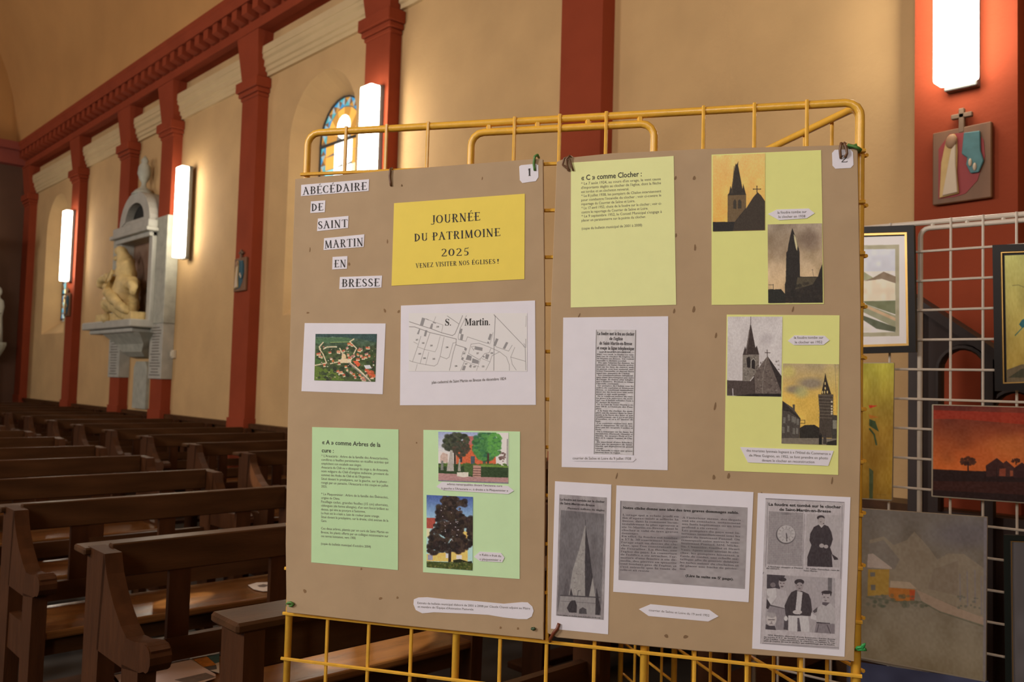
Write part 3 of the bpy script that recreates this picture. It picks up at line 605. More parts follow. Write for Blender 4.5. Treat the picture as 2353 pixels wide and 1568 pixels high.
# ================================================================== YELLOW EXHIBITION GRIDS
GA = np.array([-1.7539, .9877]); GB = np.array([-.7391, 1.6051]); GU = (GB-GA)/np.linalg.norm(GB-GA); GN = np.array([GU[1], -GU[0]])
ZT, CELL = 1.984, .0990
TR, WR = .0080, .0039
def grid(name, A, u, n, z_top, cellw, cellh, rows, thick, m, lab, grp, c0=0, uat=None, rt=TR, rw=WR, ends=True, drop=.020):
    """flat welded mesh panel from A along u (unit, horizontal); frame tube over the top and down both sides"""
    u3 = Vector((u[0], u[1], 0)); A = Vector((A[0], A[1], 0)); nn = Vector((u[1], -u[0], 0)); W_ = cellw*n
    e = pin(empty(name, A, lab, 'display grid', grp)); r = .028
    def pt(x, z, o=0): return A+u3*x+Vector((0, 0, z))+nn*o
    def utube(x0, x1, zt, zb):
        P = [pt(x0, zb), pt(x0, zt-r)]+[pt(x0+r-r*math.cos(a), zt-r+r*math.sin(a)) for a in np.linspace(.3, math.pi/2, 4)]
        P += [pt(x1-r+r*math.sin(a), zt-r+r*math.cos(a)) for a in np.linspace(0, math.pi/2-.3, 4)]+[pt(x1, zt-r), pt(x1, zb)]
        return P
    bm = bmesh.new(); tube(bm, utube(0, W_, z_top, .0), rt, 10); fin('frame_tube', bm, m, e, smooth=True)
    for a, b in uat or ():
        bm = bmesh.new(); tube(bm, utube(a*cellw, b*cellw, z_top-drop, .0), rt, 10); fin('inner_tube', bm, m, e, smooth=True)
        for k in np.linspace(a+.4, b-.3, 4):
            bm = bmesh.new(); tube(bm, [pt(k*cellw, z_top), pt(k*cellw, z_top-drop)], rt*.8, 6); fin('weld_spacer', bm, m, e)
    # vertical wires, in front of the tubes; their ends hook over the top
    bm = bmesh.new(); h = z_top+.002-.06; tube(bm, [(0, 0, 0), (0, 0, h), (0, 0, h+.006)], rw, 6)
    first = None
    for k in range(1, n):
        if k in thick: continue
        if first is None:
            first = o = fin('vertical_wire', bm, m, e); base = True
        else: o = first.copy(); C.objects.link(o)
        p = pt(k*cellw, .06, rt*.9); o.matrix_parent_inverse = Matrix.Identity(4); o.location = p-Vector(e.location)
    bm = bmesh.new(); tube(bm, [Vector((0, 0, 0))-u3*.008, u3*(W_+.008)], rw, 6); first = None
    for k in range(1, rows):
        if first is None: first = o = fin('horizontal_wire', bm, m, e)
        else: o = first.copy(); C.objects.link(o)
        p = pt(0, z_top-k*cellh, rt*.9+rw*1.4); o.matrix_parent_inverse = Matrix.Identity(4); o.location = p-Vector(e.location)
    return e
grid('display_grid', GA, GU, 12, ZT, CELL, CELL, 20, (4, 8), YEL, 'front yellow wire display grid carrying the two kraft panels', 'yellow display grids', uat=((4, 8),))
HB = GB+GN*-.022
e2 = np.array(CAM+ray(1422, 1490)*2.77)[:2]; V2 = (e2-HB)/np.linalg.norm(e2-HB)
grid('display_grid', HB, V2, 12, ZT, .098, CELL, 20, (4, 8), YEL, 'second yellow wire display grid hinged behind the right panel and receding', 'yellow display grids', uat=((4, 8),))

# ================================================================== THE TWO KRAFT PANELS
BP = Plane((GA[0]+GN[0]*.030, GA[1]+GN[1]*.030, 0), (GN[0], GN[1], 0))   # front face of both panels
def board(pts, label):
    bm = bmesh.new(); n3 = Vector(BP.n); prism(bm, [Vector(BP.at(*p)) for p in pts], -n3*.006)
    o = fin('notice_board', bm, KRAFT, bevel=.0012)
    return tag(o, label, 'notice board', 'kraft covered panels')
b1 = board([(678, 411), (900, 391), (1228, 365), (1248, 366), (1252, 700), (1253, 1100), (1249, 1471), (1220, 1468), (900, 1436), (658, 1408), (656, 1250), (660, 1000), (668, 700)],
           'left brown kraft panel headed ABÉCÉDAIRE DE SAINT MARTIN EN BRESSE')
b2 = board([(1279, 372), (1300, 363), (1406, 352), (1615, 342), (1950, 333), (1971, 334), (1978, 700), (1979, 1000), (1972, 1300), (1962, 1520), (1930, 1519), (1600, 1497), (1280, 1466), (1258, 1456), (1259, 1100), (1266, 700)],
           'right brown kraft panel with church steeple pictures')
SCUFF = mat('brown_tape_scar', alb((120, 86, 58)), .8); SCUFF2 = mat('dark_tear_hole', alb((112, 82, 58)), .8)
def scuff(par, x, y, rx, ry, ang=0, m=SCUFF):
    pl = BP.off(.0003); c = pl.at(x, y); u = pl.at(x+1, y)-c; v = pl.at(x, y+1)-c; bm = bmesh.new(); a = math.radians(ang); P = []
    for t in np.linspace(0, 2*math.pi, 9)[:-1]:
        dx, dy = rx*math.cos(t)*(1 if t < 3 else .7), ry*math.sin(t); dx, dy = dx*math.cos(a)-dy*math.sin(a), dx*math.sin(a)+dy*math.cos(a); P.append(c+u*dx+v*dy)
    prism(bm, P, -Vector(BP.n)*.0008); fin('tape_scar', bm, m, par)
for x, y, rx, ry, a in ((712, 574, 1.6, 6, 5), (890, 555, 1.8, 5, 0), (707, 719, 4, 2, -10), (884, 714, 3, 5, -20), (916, 716, 3, 4, 30), (923, 426, 2, 3, 0), (802, 607, 3, 4, 0), (1108, 410, 1.5, 4, 10),
      (700, 1359, 4, 5, -30), (874, 1376, 5, 3, -20), (913, 1374, 3, 3, 0), (1150, 1443, 3, 3, 0), (1190, 1445, 3, 3, 0), (957, 1018, 2, 2, 0), (830, 1308, 2.5, 3, 0), (650+1430/5.227, 427, 2, 2, 0)):
    scuff(b1, x, y, rx, ry, a, SCUFF)
for x, y, rx, ry, a in ((1595, 409, 4, 5, 15), (1552, 409, 3, 5, 20), (1597, 569, 3, 8, 0), (1553, 541, 3, 5, 10), (1594, 711, 4, 8, 10), (1549, 715, 3, 6, 10), (1822, 711, 2.5, 7, 15), (1331, 725, 2, 6, 25), (1645, 771, 3, 7, 10),
      (1643, 934, 3, 10, 10), (1417, 1094, 2, 8, 15), (1640, 1097, 4, 6, 0), (1674, 1094, 4, 7, 10), (1912, 1105, 2.5, 9, 8), (1531, 1462, 6, 4, 40), (1575, 1464, 7, 4, -10), (1750, 1134, 3, 3, 0)):
    scuff(b2, x, y, rx, ry, a, SCUFF2)
# flaps of folded paper at the lower corners
for par, q in ((b1, ((1249, 1430), (1249, 1471), (1228, 1462))), (b2, ((1962, 1482), (1962, 1520), (1940, 1516)))):
    bm = bmesh.new(); n3 = Vector(BP.n); prism(bm, [Vector(BP.at(*p))+n3*(.0015 if i else .004) for i, p in enumerate(q)], -n3*.001); fin('paper_fold', bm, KRAFT, par)

def sheet(name, label, cat, crop, pts, m, off=.0009, group=None, parent=None):
    bm = bmesh.new(); pl = BP.off(off); prism(bm, [Vector(pl.at(*K(crop, *p))) for p in pts], -Vector(BP.n)*.0005)
    o = fin(name, bm, m, parent)
    if parent is None: tag(o, label, cat, group)
    return o
PW = paper('white', (203, 187, 197)); PY = paper('golden_yellow', (212, 178, 78)); PG = paper('mint_green', (172, 190, 148)); PLY = paper('pale_lemon', (206, 198, 140)); PWD = PW
PYG = paper('lemon', (203, 192, 122)); PGB = paper('mint_green_b', (180, 196, 155))
# --- word strips
for t, q, a, b, cp in (('ABÉCÉDAIRE', ((220, 183), (1035, 115), (1030, 255), (217, 318)), (236, 303), (1010, 241), 17.5),
    ('DE', ((337, 382), (510, 369), (503, 511), (329, 521)), (343, 500), (487, 489), 17), ('SAINT', ((420, 588), (788, 556), (782, 700), (410, 740)), (424, 713), (777, 688), 17.5),
    ('MARTIN', ((495, 825), (979, 777), (970, 928), (488, 967)), (501, 948), (962, 915), 18), ('EN', ((597, 1049), (776, 1039), (769, 1190), (592, 1200)), (609, 1175), (756, 1171), 17),
    ('BRESSE', ((685, 1290), (1192, 1273), (1183, 1416), (677, 1435)), (699, 1410), (1163, 1402), 18)):
    s_ = sheet('word_strip', 'white paper strip reading %s on the left kraft panel' % t, 'paper strip', 'A', q, PW, group='title strips')
    p_ = Print(BP, .0012); p_.rom(t, 'A', a, b, cp); p_.build(s_, INK)
# --- yellow poster
s_ = sheet('poster', 'golden yellow poster reading JOURNÉE DU PATRIMOINE 2025', 'poster', 'B', ((97, 233), (1982, 96), (1975, 1328), (60, 1424)), PY)
p_ = Print(BP, .0012)
for t, a, b, cp in (('JOURNÉE', (625, 530), (1340, 480), 19), ('DU', (390, 785), (578, 772), 17.5), ('PATRIMOINE', (640, 770), (1630, 705), 18), ('2025', (778, 1000), (1172, 988), 18), ('VENEZ', (408, 1168), (662, 1152), 10.5), ('VISITER', (695, 1150), (1000, 1132), 10.5), ('NOS', (1032, 1132), (1180, 1122), 10.5), ('ÉGLISES', (1212, 1120), (1555, 1104), 10.5), ('!', (1583, 1103), (1607, 1102), 10)):
    p_.rom(t, 'B', a, b, cp)
p_.build(s_, INK)
# --- aerial photo
s_ = sheet('photo_sheet', 'white sheet with an aerial colour photograph of the village', 'poster', 'C', ((262, 410), (1478, 416), (1433, 1480), (213, 1434)), PW)
cv = Canvas(((425, 573), (1345, 573), (1320, 1292), (406, 1270)), (62, 74, 48), 'C', 1.3, 3)
cv.grad((52, 72, 66), (64, 76, 40), 0, .45).noise(22, 14)
cv.poly([(425, 640), (900, 620), (1000, 690), (425, 720)], (70, 96, 66)).poly([(425, 573), (1342, 573), (1342, 700), (1050, 640), (700, 610), (425, 620)], (44, 66, 68), .8)
cv.line([(650, 700), (930, 692)], 9, (140, 150, 90)).line([(430, 625), (830, 632)], 6, (120, 140, 110), .7)
cv.poly([(410, 1050), (560, 1090), (760, 1130), (860, 1270), (408, 1268)], (88, 104, 40)).poly([(425, 900), (520, 940), (560, 1000), (425, 1040)], (62, 88, 40))
cv.blobs((440, 760, 1330, 1260), 150, (14, 34), [(38, 48, 30), (52, 60, 36), (60, 66, 40), (34, 38, 28)])
for pts in (((485, 800), (540, 880), (590, 1010), (420, 1045)), ((790, 790), (860, 930), (940, 1000), (1100, 1130), (1250, 1285)), ((1040, 790), (980, 910), (940, 1000), (780, 990), (650, 1020)), ((1040, 790), (940, 690), (1000, 650)), ((545, 800), (600, 770), (740, 765)), ((540, 700), (480, 770), (500, 800))):
    cv.line(pts, 17, (205, 178, 150))
cv.ell(850, 920, 34, 50, (214, 176, 140)).poly([(760, 960), (960, 940), (960, 1010), (780, 1010)], (216, 180, 150))
rr = np.random.default_rng(8)
hs = [(470, 870), (500, 910), (640, 850), (660, 940), (690, 980), (560, 1040), (770, 840), (845, 825), (900, 780), (930, 720), (970, 740), (915, 885), (940, 930), (985, 905), (1060, 880), (1060, 950), (1110, 900), (1140, 930), (1190, 870), (1180, 920), (1230, 900), (1070, 1020), (1030, 1000), (1000, 1050), (880, 1060), (760, 1130), (800, 1150), (850, 1190), (960, 1150), (1000, 1180), (1090, 1190), (1130, 1230), (1190, 1120), (1210, 1170), (1250, 1180), (1270, 1220), (1240, 1130), (780, 1010), (1100, 800), (1080, 820), (1210, 780), (900, 1110), (1020, 1220), (1150, 1260), (1300, 1200)]
for i, (x, y) in enumerate(hs):
    a = rr.uniform(-.6, .6); w_, h_ = rr.uniform(15, 33), rr.uniform(9, 19); R_ = np.array([[math.cos(a), -math.sin(a)], [math.sin(a), math.cos(a)]])
    q = (np.array([(-w_, -h_), (w_, -h_), (w_, h_), (-w_, h_)])@R_.T)+[x, y]
    cv.poly(q+[2, 14], (206, 186, 160)).poly(q, [(186, 92, 66), (196, 132, 104), (176, 84, 62), (170, 112, 104), (190, 100, 58)][i % 5])
cv.poly([(1150, 1045), (1240, 1040), (1270, 1090), (1180, 1100)], (200, 190, 200)).poly([(1160, 1090), (1300, 1130), (1320, 1230), (1230, 1220)], (196, 76, 44), .8).poly([(985, 980), (1060, 975), (1100, 1040), (1060, 1070)], (204, 84, 50))
cv.blobs((440, 760, 1330, 1260), 120, (5, 14), [(190, 160, 140), (52, 58, 36), (170, 100, 84), (44, 50, 34), (210, 196, 180), (70, 74, 40)])
cv.line([(930, 1010), (1240, 1285)], 20, (120, 110, 100)).line([(940, 1003), (1250, 1280)], 6, (220, 205, 180)).noise(10, 60)
cv.build('aerial_photograph', BP, .0016, s_)
# --- cadastral plan
s_ = sheet('plan_sheet', 'white sheet with the S. Martin cadastral plan', 'poster', 'D', ((68, 136), (1926, 65), (1937, 1513), (54, 1518)), PW)
cv = Canvas(((175, 240), (1815, 240), (1815, 1048), (175, 1048)), (203, 188, 190), 'D', 1.5, 4); ink = (105, 95, 98)
for w_, pts in ((6, ((185, 360), (330, 408), (480, 455), (630, 512), (780, 552), (815, 530), (850, 450), (922, 275))), (6, ((185, 430), (260, 432), (470, 510), (620, 545), (835, 600), (830, 680), (965, 722))),
  (4, ((975, 275), (940, 350), (890, 450), (860, 570), (865, 605), (968, 630), (990, 570), (1200, 640), (1300, 668))), (5, ((710, 280), (870, 390))), (3, ((365, 305), (650, 405), (630, 515))), (3, ((550, 290), (520, 370))),
  (4, ((470, 515), (390, 750), (335, 935))), (4, ((345, 560), (300, 705), (228, 915), (188, 900))), (3, ((245, 640), (300, 670))), (3, ((300, 710), (400, 745), (540, 778), (570, 720), (612, 560))), (4, ((228, 915), (330, 940), (530, 975), (575, 945), (612, 840), (665, 575))),
  (3, ((455, 780), (410, 960))), (4, ((612, 840), (700, 875), (735, 850), (780, 690), (790, 655), (830, 650))), (5, ((825, 680), (790, 800), (740, 1035))), (3, ((295, 950), (270, 1040))), (6, ((1358, 262), (1375, 290), (1360, 600), (1355, 1035))), (5, ((1358, 262), (1790, 715), (1798, 1030))),
  (3, ((1803, 280), (1797, 430))), (5, ((1798, 600), (1798, 715))), (4, ((1040, 670), (1150, 658), (1300, 715), (1440, 780), (1530, 850), (1570, 960), (1572, 1035))), (4, ((1040, 670), (1005, 800), (1150, 885), (1180, 860), (1230, 800), (1290, 790), (1315, 730))),
  (4, ((1380, 705), (1560, 768), (1610, 685))), (4, ((1645, 715), (1590, 850), (1790, 908))), (4, ((1590, 850), (1610, 950), (1665, 1030))), (4, ((1430, 780), (1330, 830), (1300, 920), (1245, 1030))), (3, ((1190, 870), (1300, 915))), (3, ((1345, 510), (1305, 660))), (3, ((1170, 880), (1115, 1035))), (4, ((905, 880), (950, 905), (895, 1035))), (3, ((950, 905), (1150, 985))), (3, ((970, 780), (930, 770), (905, 850)))):
    cv.line(pts, w_*1.3, ink, .85)
for pts in (((360, 305), (405, 315), (375, 415), (330, 410)), ((490, 385), (515, 385), (500, 460), (465, 450)), ((320, 460), (335, 465), (315, 535), (290, 530)), ((405, 475), (435, 480), (415, 565), (385, 560)), ((895, 455), (922, 460), (905, 530), (872, 520)), ((900, 530), (937, 535), (920, 618), (885, 610)),
  ((1300, 525), (1330, 535), (1305, 618), (1272, 605)), ((1385, 590), (1420, 600), (1380, 700), (1348, 690)), ((1525, 640), (1555, 650), (1510, 740), (1478, 730)), ((950, 720), (985, 730), (970, 768), (945, 750)), ((1100, 700), (1200, 720), (1195, 765), (1090, 745)), ((990, 815), (1050, 840), (1040, 900), (965, 885)),
  ((1060, 865), (1150, 900), (1140, 945), (1050, 930)), ((1245, 805), (1295, 815), (1270, 885), (1235, 870)), ((935, 965), (970, 975), (950, 1035), (910, 1030)), ((1030, 950), (1050, 960), (1040, 1000), (1010, 985)), ((915, 850), (940, 860), (930, 890), (900, 880)), ((1265, 635), (1290, 640), (1285, 660), (1265, 658)), ((415, 315), (455, 330), (450, 340), (415, 325)), ((510, 360), (555, 375), (550, 388), (510, 375)), ((1205, 830), (1230, 840), (1225, 858), (1200, 850))):
    cv.poly(pts, (125, 115, 118), .9)
cv.line([(1045, 705), (1100, 700), (1075, 755), (1045, 705)], 4, ink); cv.blobs((1760, 650, 1800, 720), 20, (4, 8), [(150, 140, 145)], .5)
cv.build('cadastral_plan', BP, .0015, s_)
p_ = Print(BP, .0019); p_.ser('S.', 'D', (680, 412), (760, 412), 15); p_.ser('Martin.', 'D', (950, 412), (1300, 407), 16)
for t, x, y in (('247', 290, 620), ('242', 375, 665), ('241', 490, 700), ('230', 705, 725), ('243', 325, 815), ('244', 392, 875), ('245', 522, 885), ('236', 830, 985), ('227', 1130, 808), ('222', 1205, 990), ('219', 1085, 995), ('239', 575, 440), ('226', 1325, 805), ('237', 970, 955), ('233', 940, 810)):
    p_.ser(t, 'D', (x-16, y), (x+18, y-2), 3.2)
p_.build(s_, INK)
q_ = Print(BP, .0017); q_.sans('plan cadastral de Saint Martin en Bresse de décembre 1824', 'D', (495, 1218), (1522, 1165), 6.5); q_.build(s_, GINK, 'caption_text')
# --- mint sheets
s_ = sheet('text_sheet', 'mint green sheet headed « A » comme Arbres de la cure', 'poster', 'E', ((77, 53), (966, 77), (960, 1526), (68, 1446)), PG)
p_ = Print(BP, .0012); p_.sans('« A » comme Arbres de la', 'E', (178, 229), (779, 258), 10, .012); p_.sans('cure :', 'E', (175, 312), (298, 318), 9.5, .012); p_.build(s_, INK)
AL = [(0, "* L'Araucaria : Arbre de la famille des Araucariacées,", 0, 1), (1, 'conifères à feuilles persistantes en écailles acérées qui', 0, 1), (2, 'empêchent son escalade aux singes.', 0, .6), (3, 'Araucaria du Chili ou « désespoir du singe », de Araucania,', 0, 1), (4, "nom vulgaire du Chili d'origine indienne, provient du", 0, 1), (5, "sommet des Andes du Chili et de l'Argentine.", 0, .74), (6, 'Situé devant le presbytère, sur la gauche, sur la photo :', 0, 1), (7, "rongé par un parasite, l'Araucaria a été coupé en juillet", 0, 1), (8, '2025.', 0, .085),
  (10, '* Le Plaqueminier : Arbre de la famille des Ébénacées,', 0, 1), (11, 'origine de Chine.', 0, .28), (12, 'Feuillage caduc, grandes feuilles (15 cm) alternées,', 0, 1), (13, "oblongues (de forme allongée), d'un vert foncé brillant au", 0, 1), (14, "dessus, qui vire au pourpre à l'automne.", 0, .66), (15, 'Le fruit est le « kaki », baie de couleur jaune orange.', 0, .87), (16, 'Situé devant le presbytère, sur la droite, côté avenue de la', 0, 1), (17, 'Gare.', 0, .085),
  (19, 'Ces deux arbres, plantés par un curé de Saint Martin en', 0, 1), (20, 'Bresse, les plants offerts par un collègue missionnaire sur', 0, 1), (21, 'ces terres lointaines, vers 1900.', 0, .52), (23, "(copie du bulletin municipal d'octobre 2004)", 0, .74)]
p_ = Print(BP, .0012); p_.block(AL, 'E', (172, 360), (860, 389), (168, 1264), (860, 1308), 24, 5.6); p_.build(s_, GINK, 'body_text')
s_ = sheet('photo_sheet', 'mint green sheet with two colour photographs of trees', 'poster', 'F', ((56, 36), (1024, 53), (1020, 1530), (52, 1462)), PGB)
cv = Canvas(((205, 55), (908, 66), (905, 575), (206, 550)), (205, 195, 205), 'F', 1.2, 6)
cv.grad((150, 152, 190), (222, 206, 200), 0, .5).poly([(780, 60), (908, 60), (908, 400), (780, 400)], (224, 214, 208))
cv.poly([(225, 300), (250, 262), (300, 280), (300, 365), (225, 365)], (190, 158, 150)).poly([(500, 98), (612, 104), (640, 190), (500, 190)], (176, 96, 96)).poly([(385, 185), (780, 190), (782, 400), (385, 400)], (196, 92, 60))
cv.poly([(418, 305), (445, 305), (445, 360), (418, 360)], (60, 55, 60)).poly([(530, 300), (570, 300), (570, 385), (530, 385)], (70, 80, 90)).poly([(650, 310), (680, 310), (680, 375), (650, 375)], (70, 70, 70))
cv.foliage(385, 165, 125, 95, 130, (14, 30), [(58, 58, 48), (74, 72, 60), (44, 46, 38), (66, 70, 50)]).foliage(430, 220, 80, 80, 60, (10, 22), [(60, 60, 50), (80, 60, 50)]).line([(370, 240), (372, 375)], 22, (70, 58, 52))
cv.foliage(690, 200, 140, 140, 170, (14, 32), [(48, 88, 52), (66, 112, 62), (54, 100, 70), (80, 130, 70)]).foliage(770, 180, 60, 120, 60, (10, 24), [(92, 146, 70), (76, 130, 64)]).line([(705, 280), (703, 380)], 20, (70, 50, 44))
cv.poly([(205, 372), (905, 400), (905, 515), (630, 515), (205, 470)], (48, 62, 38)).blobs((205, 380, 900, 400), 60, (10, 18), [(84, 104, 50), (70, 92, 46)]).poly([(455, 372), (550, 378), (548, 495), (470, 470)], (70, 88, 48)).poly([(635, 380), (900, 398), (900, 415), (635, 405)], (104, 128, 56))
cv.poly([(555, 390), (632, 395), (632, 510), (550, 505)], (176, 130, 120))
for y in (420, 445, 470, 492): cv.line([(556, y), (630, y+3)], 7, (100, 62, 60))
cv.poly([(205, 470), (385, 478), (500, 505), (905, 515), (905, 575), (205, 552)], (168, 122, 122)).line([(205, 545), (905, 570)], 12, (120, 110, 125))
cv.poly([(325, 240), (348, 240), (358, 380), (362, 450), (288, 450), (298, 375), (310, 350)], (166, 152, 148)).poly([(412, 330), (424, 330), (430, 450), (400, 450)], (150, 140, 130)).poly([(235, 345), (255, 345), (258, 440), (228, 440)], (120, 116, 110)).poly([(392, 462), (508, 460), (505, 505), (455, 512), (392, 500)], (206, 190, 180))
cv.line([(897, 130), (895, 390)], 7, (90, 80, 80)).foliage(845, 300, 30, 60, 25, (6, 12), [(110, 80, 78)]).noise(9, 50).build('photograph', BP, .0016, s_)
cv = Canvas(((88, 688), (552, 708), (548, 1446), (87, 1412)), (120, 140, 190), 'F', 1.2, 7)
cv.grad((72, 88, 150), (170, 200, 215), 0, .42).poly([(88, 915), (195, 920), (150, 1025), (88, 1022)], (164, 74, 64)).poly([(88, 1025), (120, 1025), (120, 1110), (88, 1110)], (228, 206, 160)).poly([(430, 1040), (500, 1060), (500, 1360), (88, 1350), (88, 1280), (430, 1250)], (222, 176, 100))
cv.poly([(100, 1285), (150, 1285), (150, 1340), (100, 1340)], (150, 140, 160)).poly([(385, 1290), (440, 1290), (440, 1330), (385, 1330)], (220, 215, 220)).poly([(280, 1270), (315, 1270), (315, 1320), (280, 1320)], (210, 210, 215))
dk = [(44, 32, 30), (58, 44, 36), (34, 26, 26), (70, 52, 46), (50, 36, 36)]
for a in ((330, 750, 90, 50, 50), (310, 850, 120, 100, 110), (450, 770, 40, 25, 12), (330, 970, 160, 120, 150), (280, 1130, 170, 130, 200), (420, 1180, 80, 90, 70), (480, 960, 60, 50, 40), (525, 1060, 35, 150, 60), (150, 1230, 60, 50, 30)): cv.foliage(*a[:4], a[4], (14, 30), dk)
cv.blobs((230, 800, 420, 1180), 26, (3, 7), [(190, 170, 180)], .8).line([(322, 1240), (318, 1370)], 28, (52, 38, 34)).poly([(355, 1340), (420, 1330), (500, 1355), (540, 1350), (548, 1380), (355, 1375)], (40, 40, 26))
cv.poly([(87, 1352), (552, 1372), (548, 1446), (87, 1412)], (70, 76, 38)).blobs((90, 1360, 545, 1430), 80, (6, 14), [(96, 98, 46), (60, 62, 32), (110, 100, 60)]).noise(8, 50).build('photograph', BP, .0016, s_)
def caption(par, crop, pts, lines, cap=5.2, off=.0022, m=None):
    o = sheet('caption_strip', None, None, crop, pts, PW, off, parent=par)
    p_ = Print(BP, off+.0004)
    for t, a, b in lines: p_.sans(t, crop, a, b, cap)
    t_ = p_.build(par, GINK, 'caption_text'); t_.parent = o; return o
caption(s_, 'F', ((186, 605), (240, 557), (905, 598), (963, 646), (905, 680), (245, 640)), (('arbres remarquables devant l’ancienne cure'.replace('’', "'"), (293, 588), (845, 608)), ("à gauche « l'Araucaria » ; à droite « le Plaqueminier »", (236, 630), (903, 655))), 5)
caption(s_, 'F', ((562, 1306), (620, 1255), (832, 1268), (868, 1315), (845, 1362), (620, 1350)), (('« Kakis » fruit du', (618, 1295), (832, 1310)), ('« plaqueminier »', (618, 1340), (832, 1350))), 5)
# --- bottom note on the left panel
s_ = sheet('note_strip', 'long white wavy edged note at the foot of the left kraft panel', 'paper strip', 'Q', ((1045, 262), (1080, 248), (1150, 246), (1300, 262), (1480, 272), (1740, 296), (1880, 284), (1925, 286), (1960, 318), (1970, 352), (1955, 395), (1920, 415), (1850, 414), (1740, 402), (1620, 382), (1480, 374), (1200, 362), (1110, 370), (1060, 345), (1042, 300)), PW)
p_ = Print(BP, .0012); p_.sans('Extraits du bulletin municipal élaboré de 2001 à 2008 par Claude Chavet adjoint au Maire', 'Q', (1073, 297), (1943, 341), 5); p_.sans("et membre de l'Équipe d'Animation Pastorale", 'Q', (1075, 326), (1505, 348), 5); p_.build(s_, GINK)
# --- number tags
s_ = sheet('number_tag', 'white octagonal tag with the numeral one, on the left kraft panel', 'tag', 'O', ((1900, 722), (1915, 712), (2038, 700), (2056, 712), (2058, 810), (2036, 843), (1925, 858), (1905, 835)), PW, group='number tags')
p_ = Print(BP, .0012); p_.rom('1', 'O', (1972, 801), (1996, 799), 17); p_.build(s_, INK)
s_ = sheet('number_tag', 'white octagonal tag with the numeral two, on the right kraft panel', 'tag', 'P', ((2027, 518), (2046, 496), (2155, 492), (2172, 512), (2176, 600), (2156, 622), (2050, 627), (2030, 605)), PW, group='number tags')
p_ = Print(BP, .0012); p_.rom('2', 'P', (2090, 583), (2134, 582), 17); p_.build(s_, INK)

# --- right panel, lemon text sheet
s_ = sheet('text_sheet', 'pale lemon sheet headed « C » comme Clocher', 'poster', 'G', ((52, 104), (1080, 37), (1104, 1527), (50, 1555)), PLY)
p_ = Print(BP, .0012); p_.sans('« C » comme Clocher :', 'G', (155, 281), (760, 240), 12, .012); p_.build(s_, INK)
CL = [(0, "* Le 7 août 1924, au cours d'un orage, le vent cause", 0, 1), (1, "d'importants dégâts au clocher de l'église, dont la flèche", 0, 1), (2, 'est tordue et un clocheton renversé.', 0, .6), (3, '* Le 8 juillet 1938, les pompiers de Chalon interviennent', 0, 1), (4, "pour combattre l'incendie du clocher ; voir ci-contre le", 0, 1), (5, 'reportage du Courrier de Saône et Loire.', 0, .67), (6, '* Le 17 avril 1952, chute de la foudre sur le clocher ; voir ci-', 0, 1), (7, 'contre le reportage du Courrier de Saône et Loire.', 0, .83), (8, "* Le 9 septembre 1952, le Conseil Municipal s'engage à", 0, 1), (9, 'placer un paratonnerre sur la pointe du clocher.', 0, .8), (11, '(copie du bulletin municipal de 2001 à 2008)', 0, .75)]
p_ = Print(BP, .0012); p_.block(CL, 'G', (154, 327), (950, 278), (159, 776), (965, 729), 12, 6); p_.build(s_, GINK, 'body_text')
# --- lemon sheet 1938
s_ = sheet('photo_sheet', 'lemon sheet with two dusk photographs of the damaged steeple in 1938', 'poster', 'H', ((64, 66), (1131, 21), (1158, 1521), (64, 1530)), PYG)
cv = Canvas(((75, 75), (586, 54), (584, 802), (76, 815)), (222, 164, 84), 'H', 1.2, 8); dk = (44, 34, 28)
cv.grad((222, 172, 104), (222, 156, 72)).noise(12, 8, (1, .8, .5)).poly([(296, 165), (302, 150), (306, 165), (315, 150), (325, 130), (322, 170), (345, 290), (365, 400), (372, 350), (396, 445), (400, 455), (400, 600), (352, 660), (300, 722), (220, 722), (222, 455), (235, 440), (248, 370), (258, 400), (280, 250)], dk)
cv.poly([(226, 462), (398, 458), (398, 585), (340, 655), (290, 720), (224, 720)], (98, 74, 50)).noise(4, 60).poly([(274, 590), (276, 520), (290, 500), (306, 520), (306, 595)], (52, 42, 34)).poly([(320, 590), (322, 515), (338, 500), (355, 520), (354, 590)], (52, 42, 34))
cv.poly([(512, 432), (545, 462), (584, 520), (584, 802), (76, 814), (76, 722), (296, 720), (350, 658), (400, 590), (470, 480)], (52, 40, 32)).poly([(76, 724), (290, 722), (270, 812), (76, 814)], (30, 25, 24)).line([(505, 372), (506, 434)], 8, dk).line([(472, 402), (540, 402)], 7, dk).ell(505, 374, 6, 6, dk).ell(472, 402, 6, 6, dk).ell(540, 402, 6, 6, dk)
cv.line([(285, 180), (262, 440)], 5, (80, 62, 46)).noise(5, 70).build('photograph', BP, .0016, s_)
cv = Canvas(((610, 746), (1138, 735), (1147, 1508), (615, 1513)), (150, 122, 100), 'H', 1.2, 9)
cv.grad((140, 118, 104), (190, 154, 118), 0, .8).noise(24, 5, (1, .9, .9)).noise(10, 12).ell(1020, 900, 110, 90, (112, 88, 80), .5, .9).ell(720, 980, 90, 120, (122, 98, 82), .4, .9)
dk = (36, 29, 26)
cv.poly([(850, 780), (872, 840), (905, 950), (912, 975), (920, 1010), (926, 1255), (1100, 1255), (1118, 1190), (1147, 1120), (1147, 1508), (780, 1510), (778, 1330), (786, 1300), (792, 1020), (805, 1000), (812, 940), (832, 850)], dk).poly([(864, 838), (882, 870), (902, 955), (896, 1005), (884, 975), (868, 890)], (186, 166, 130))
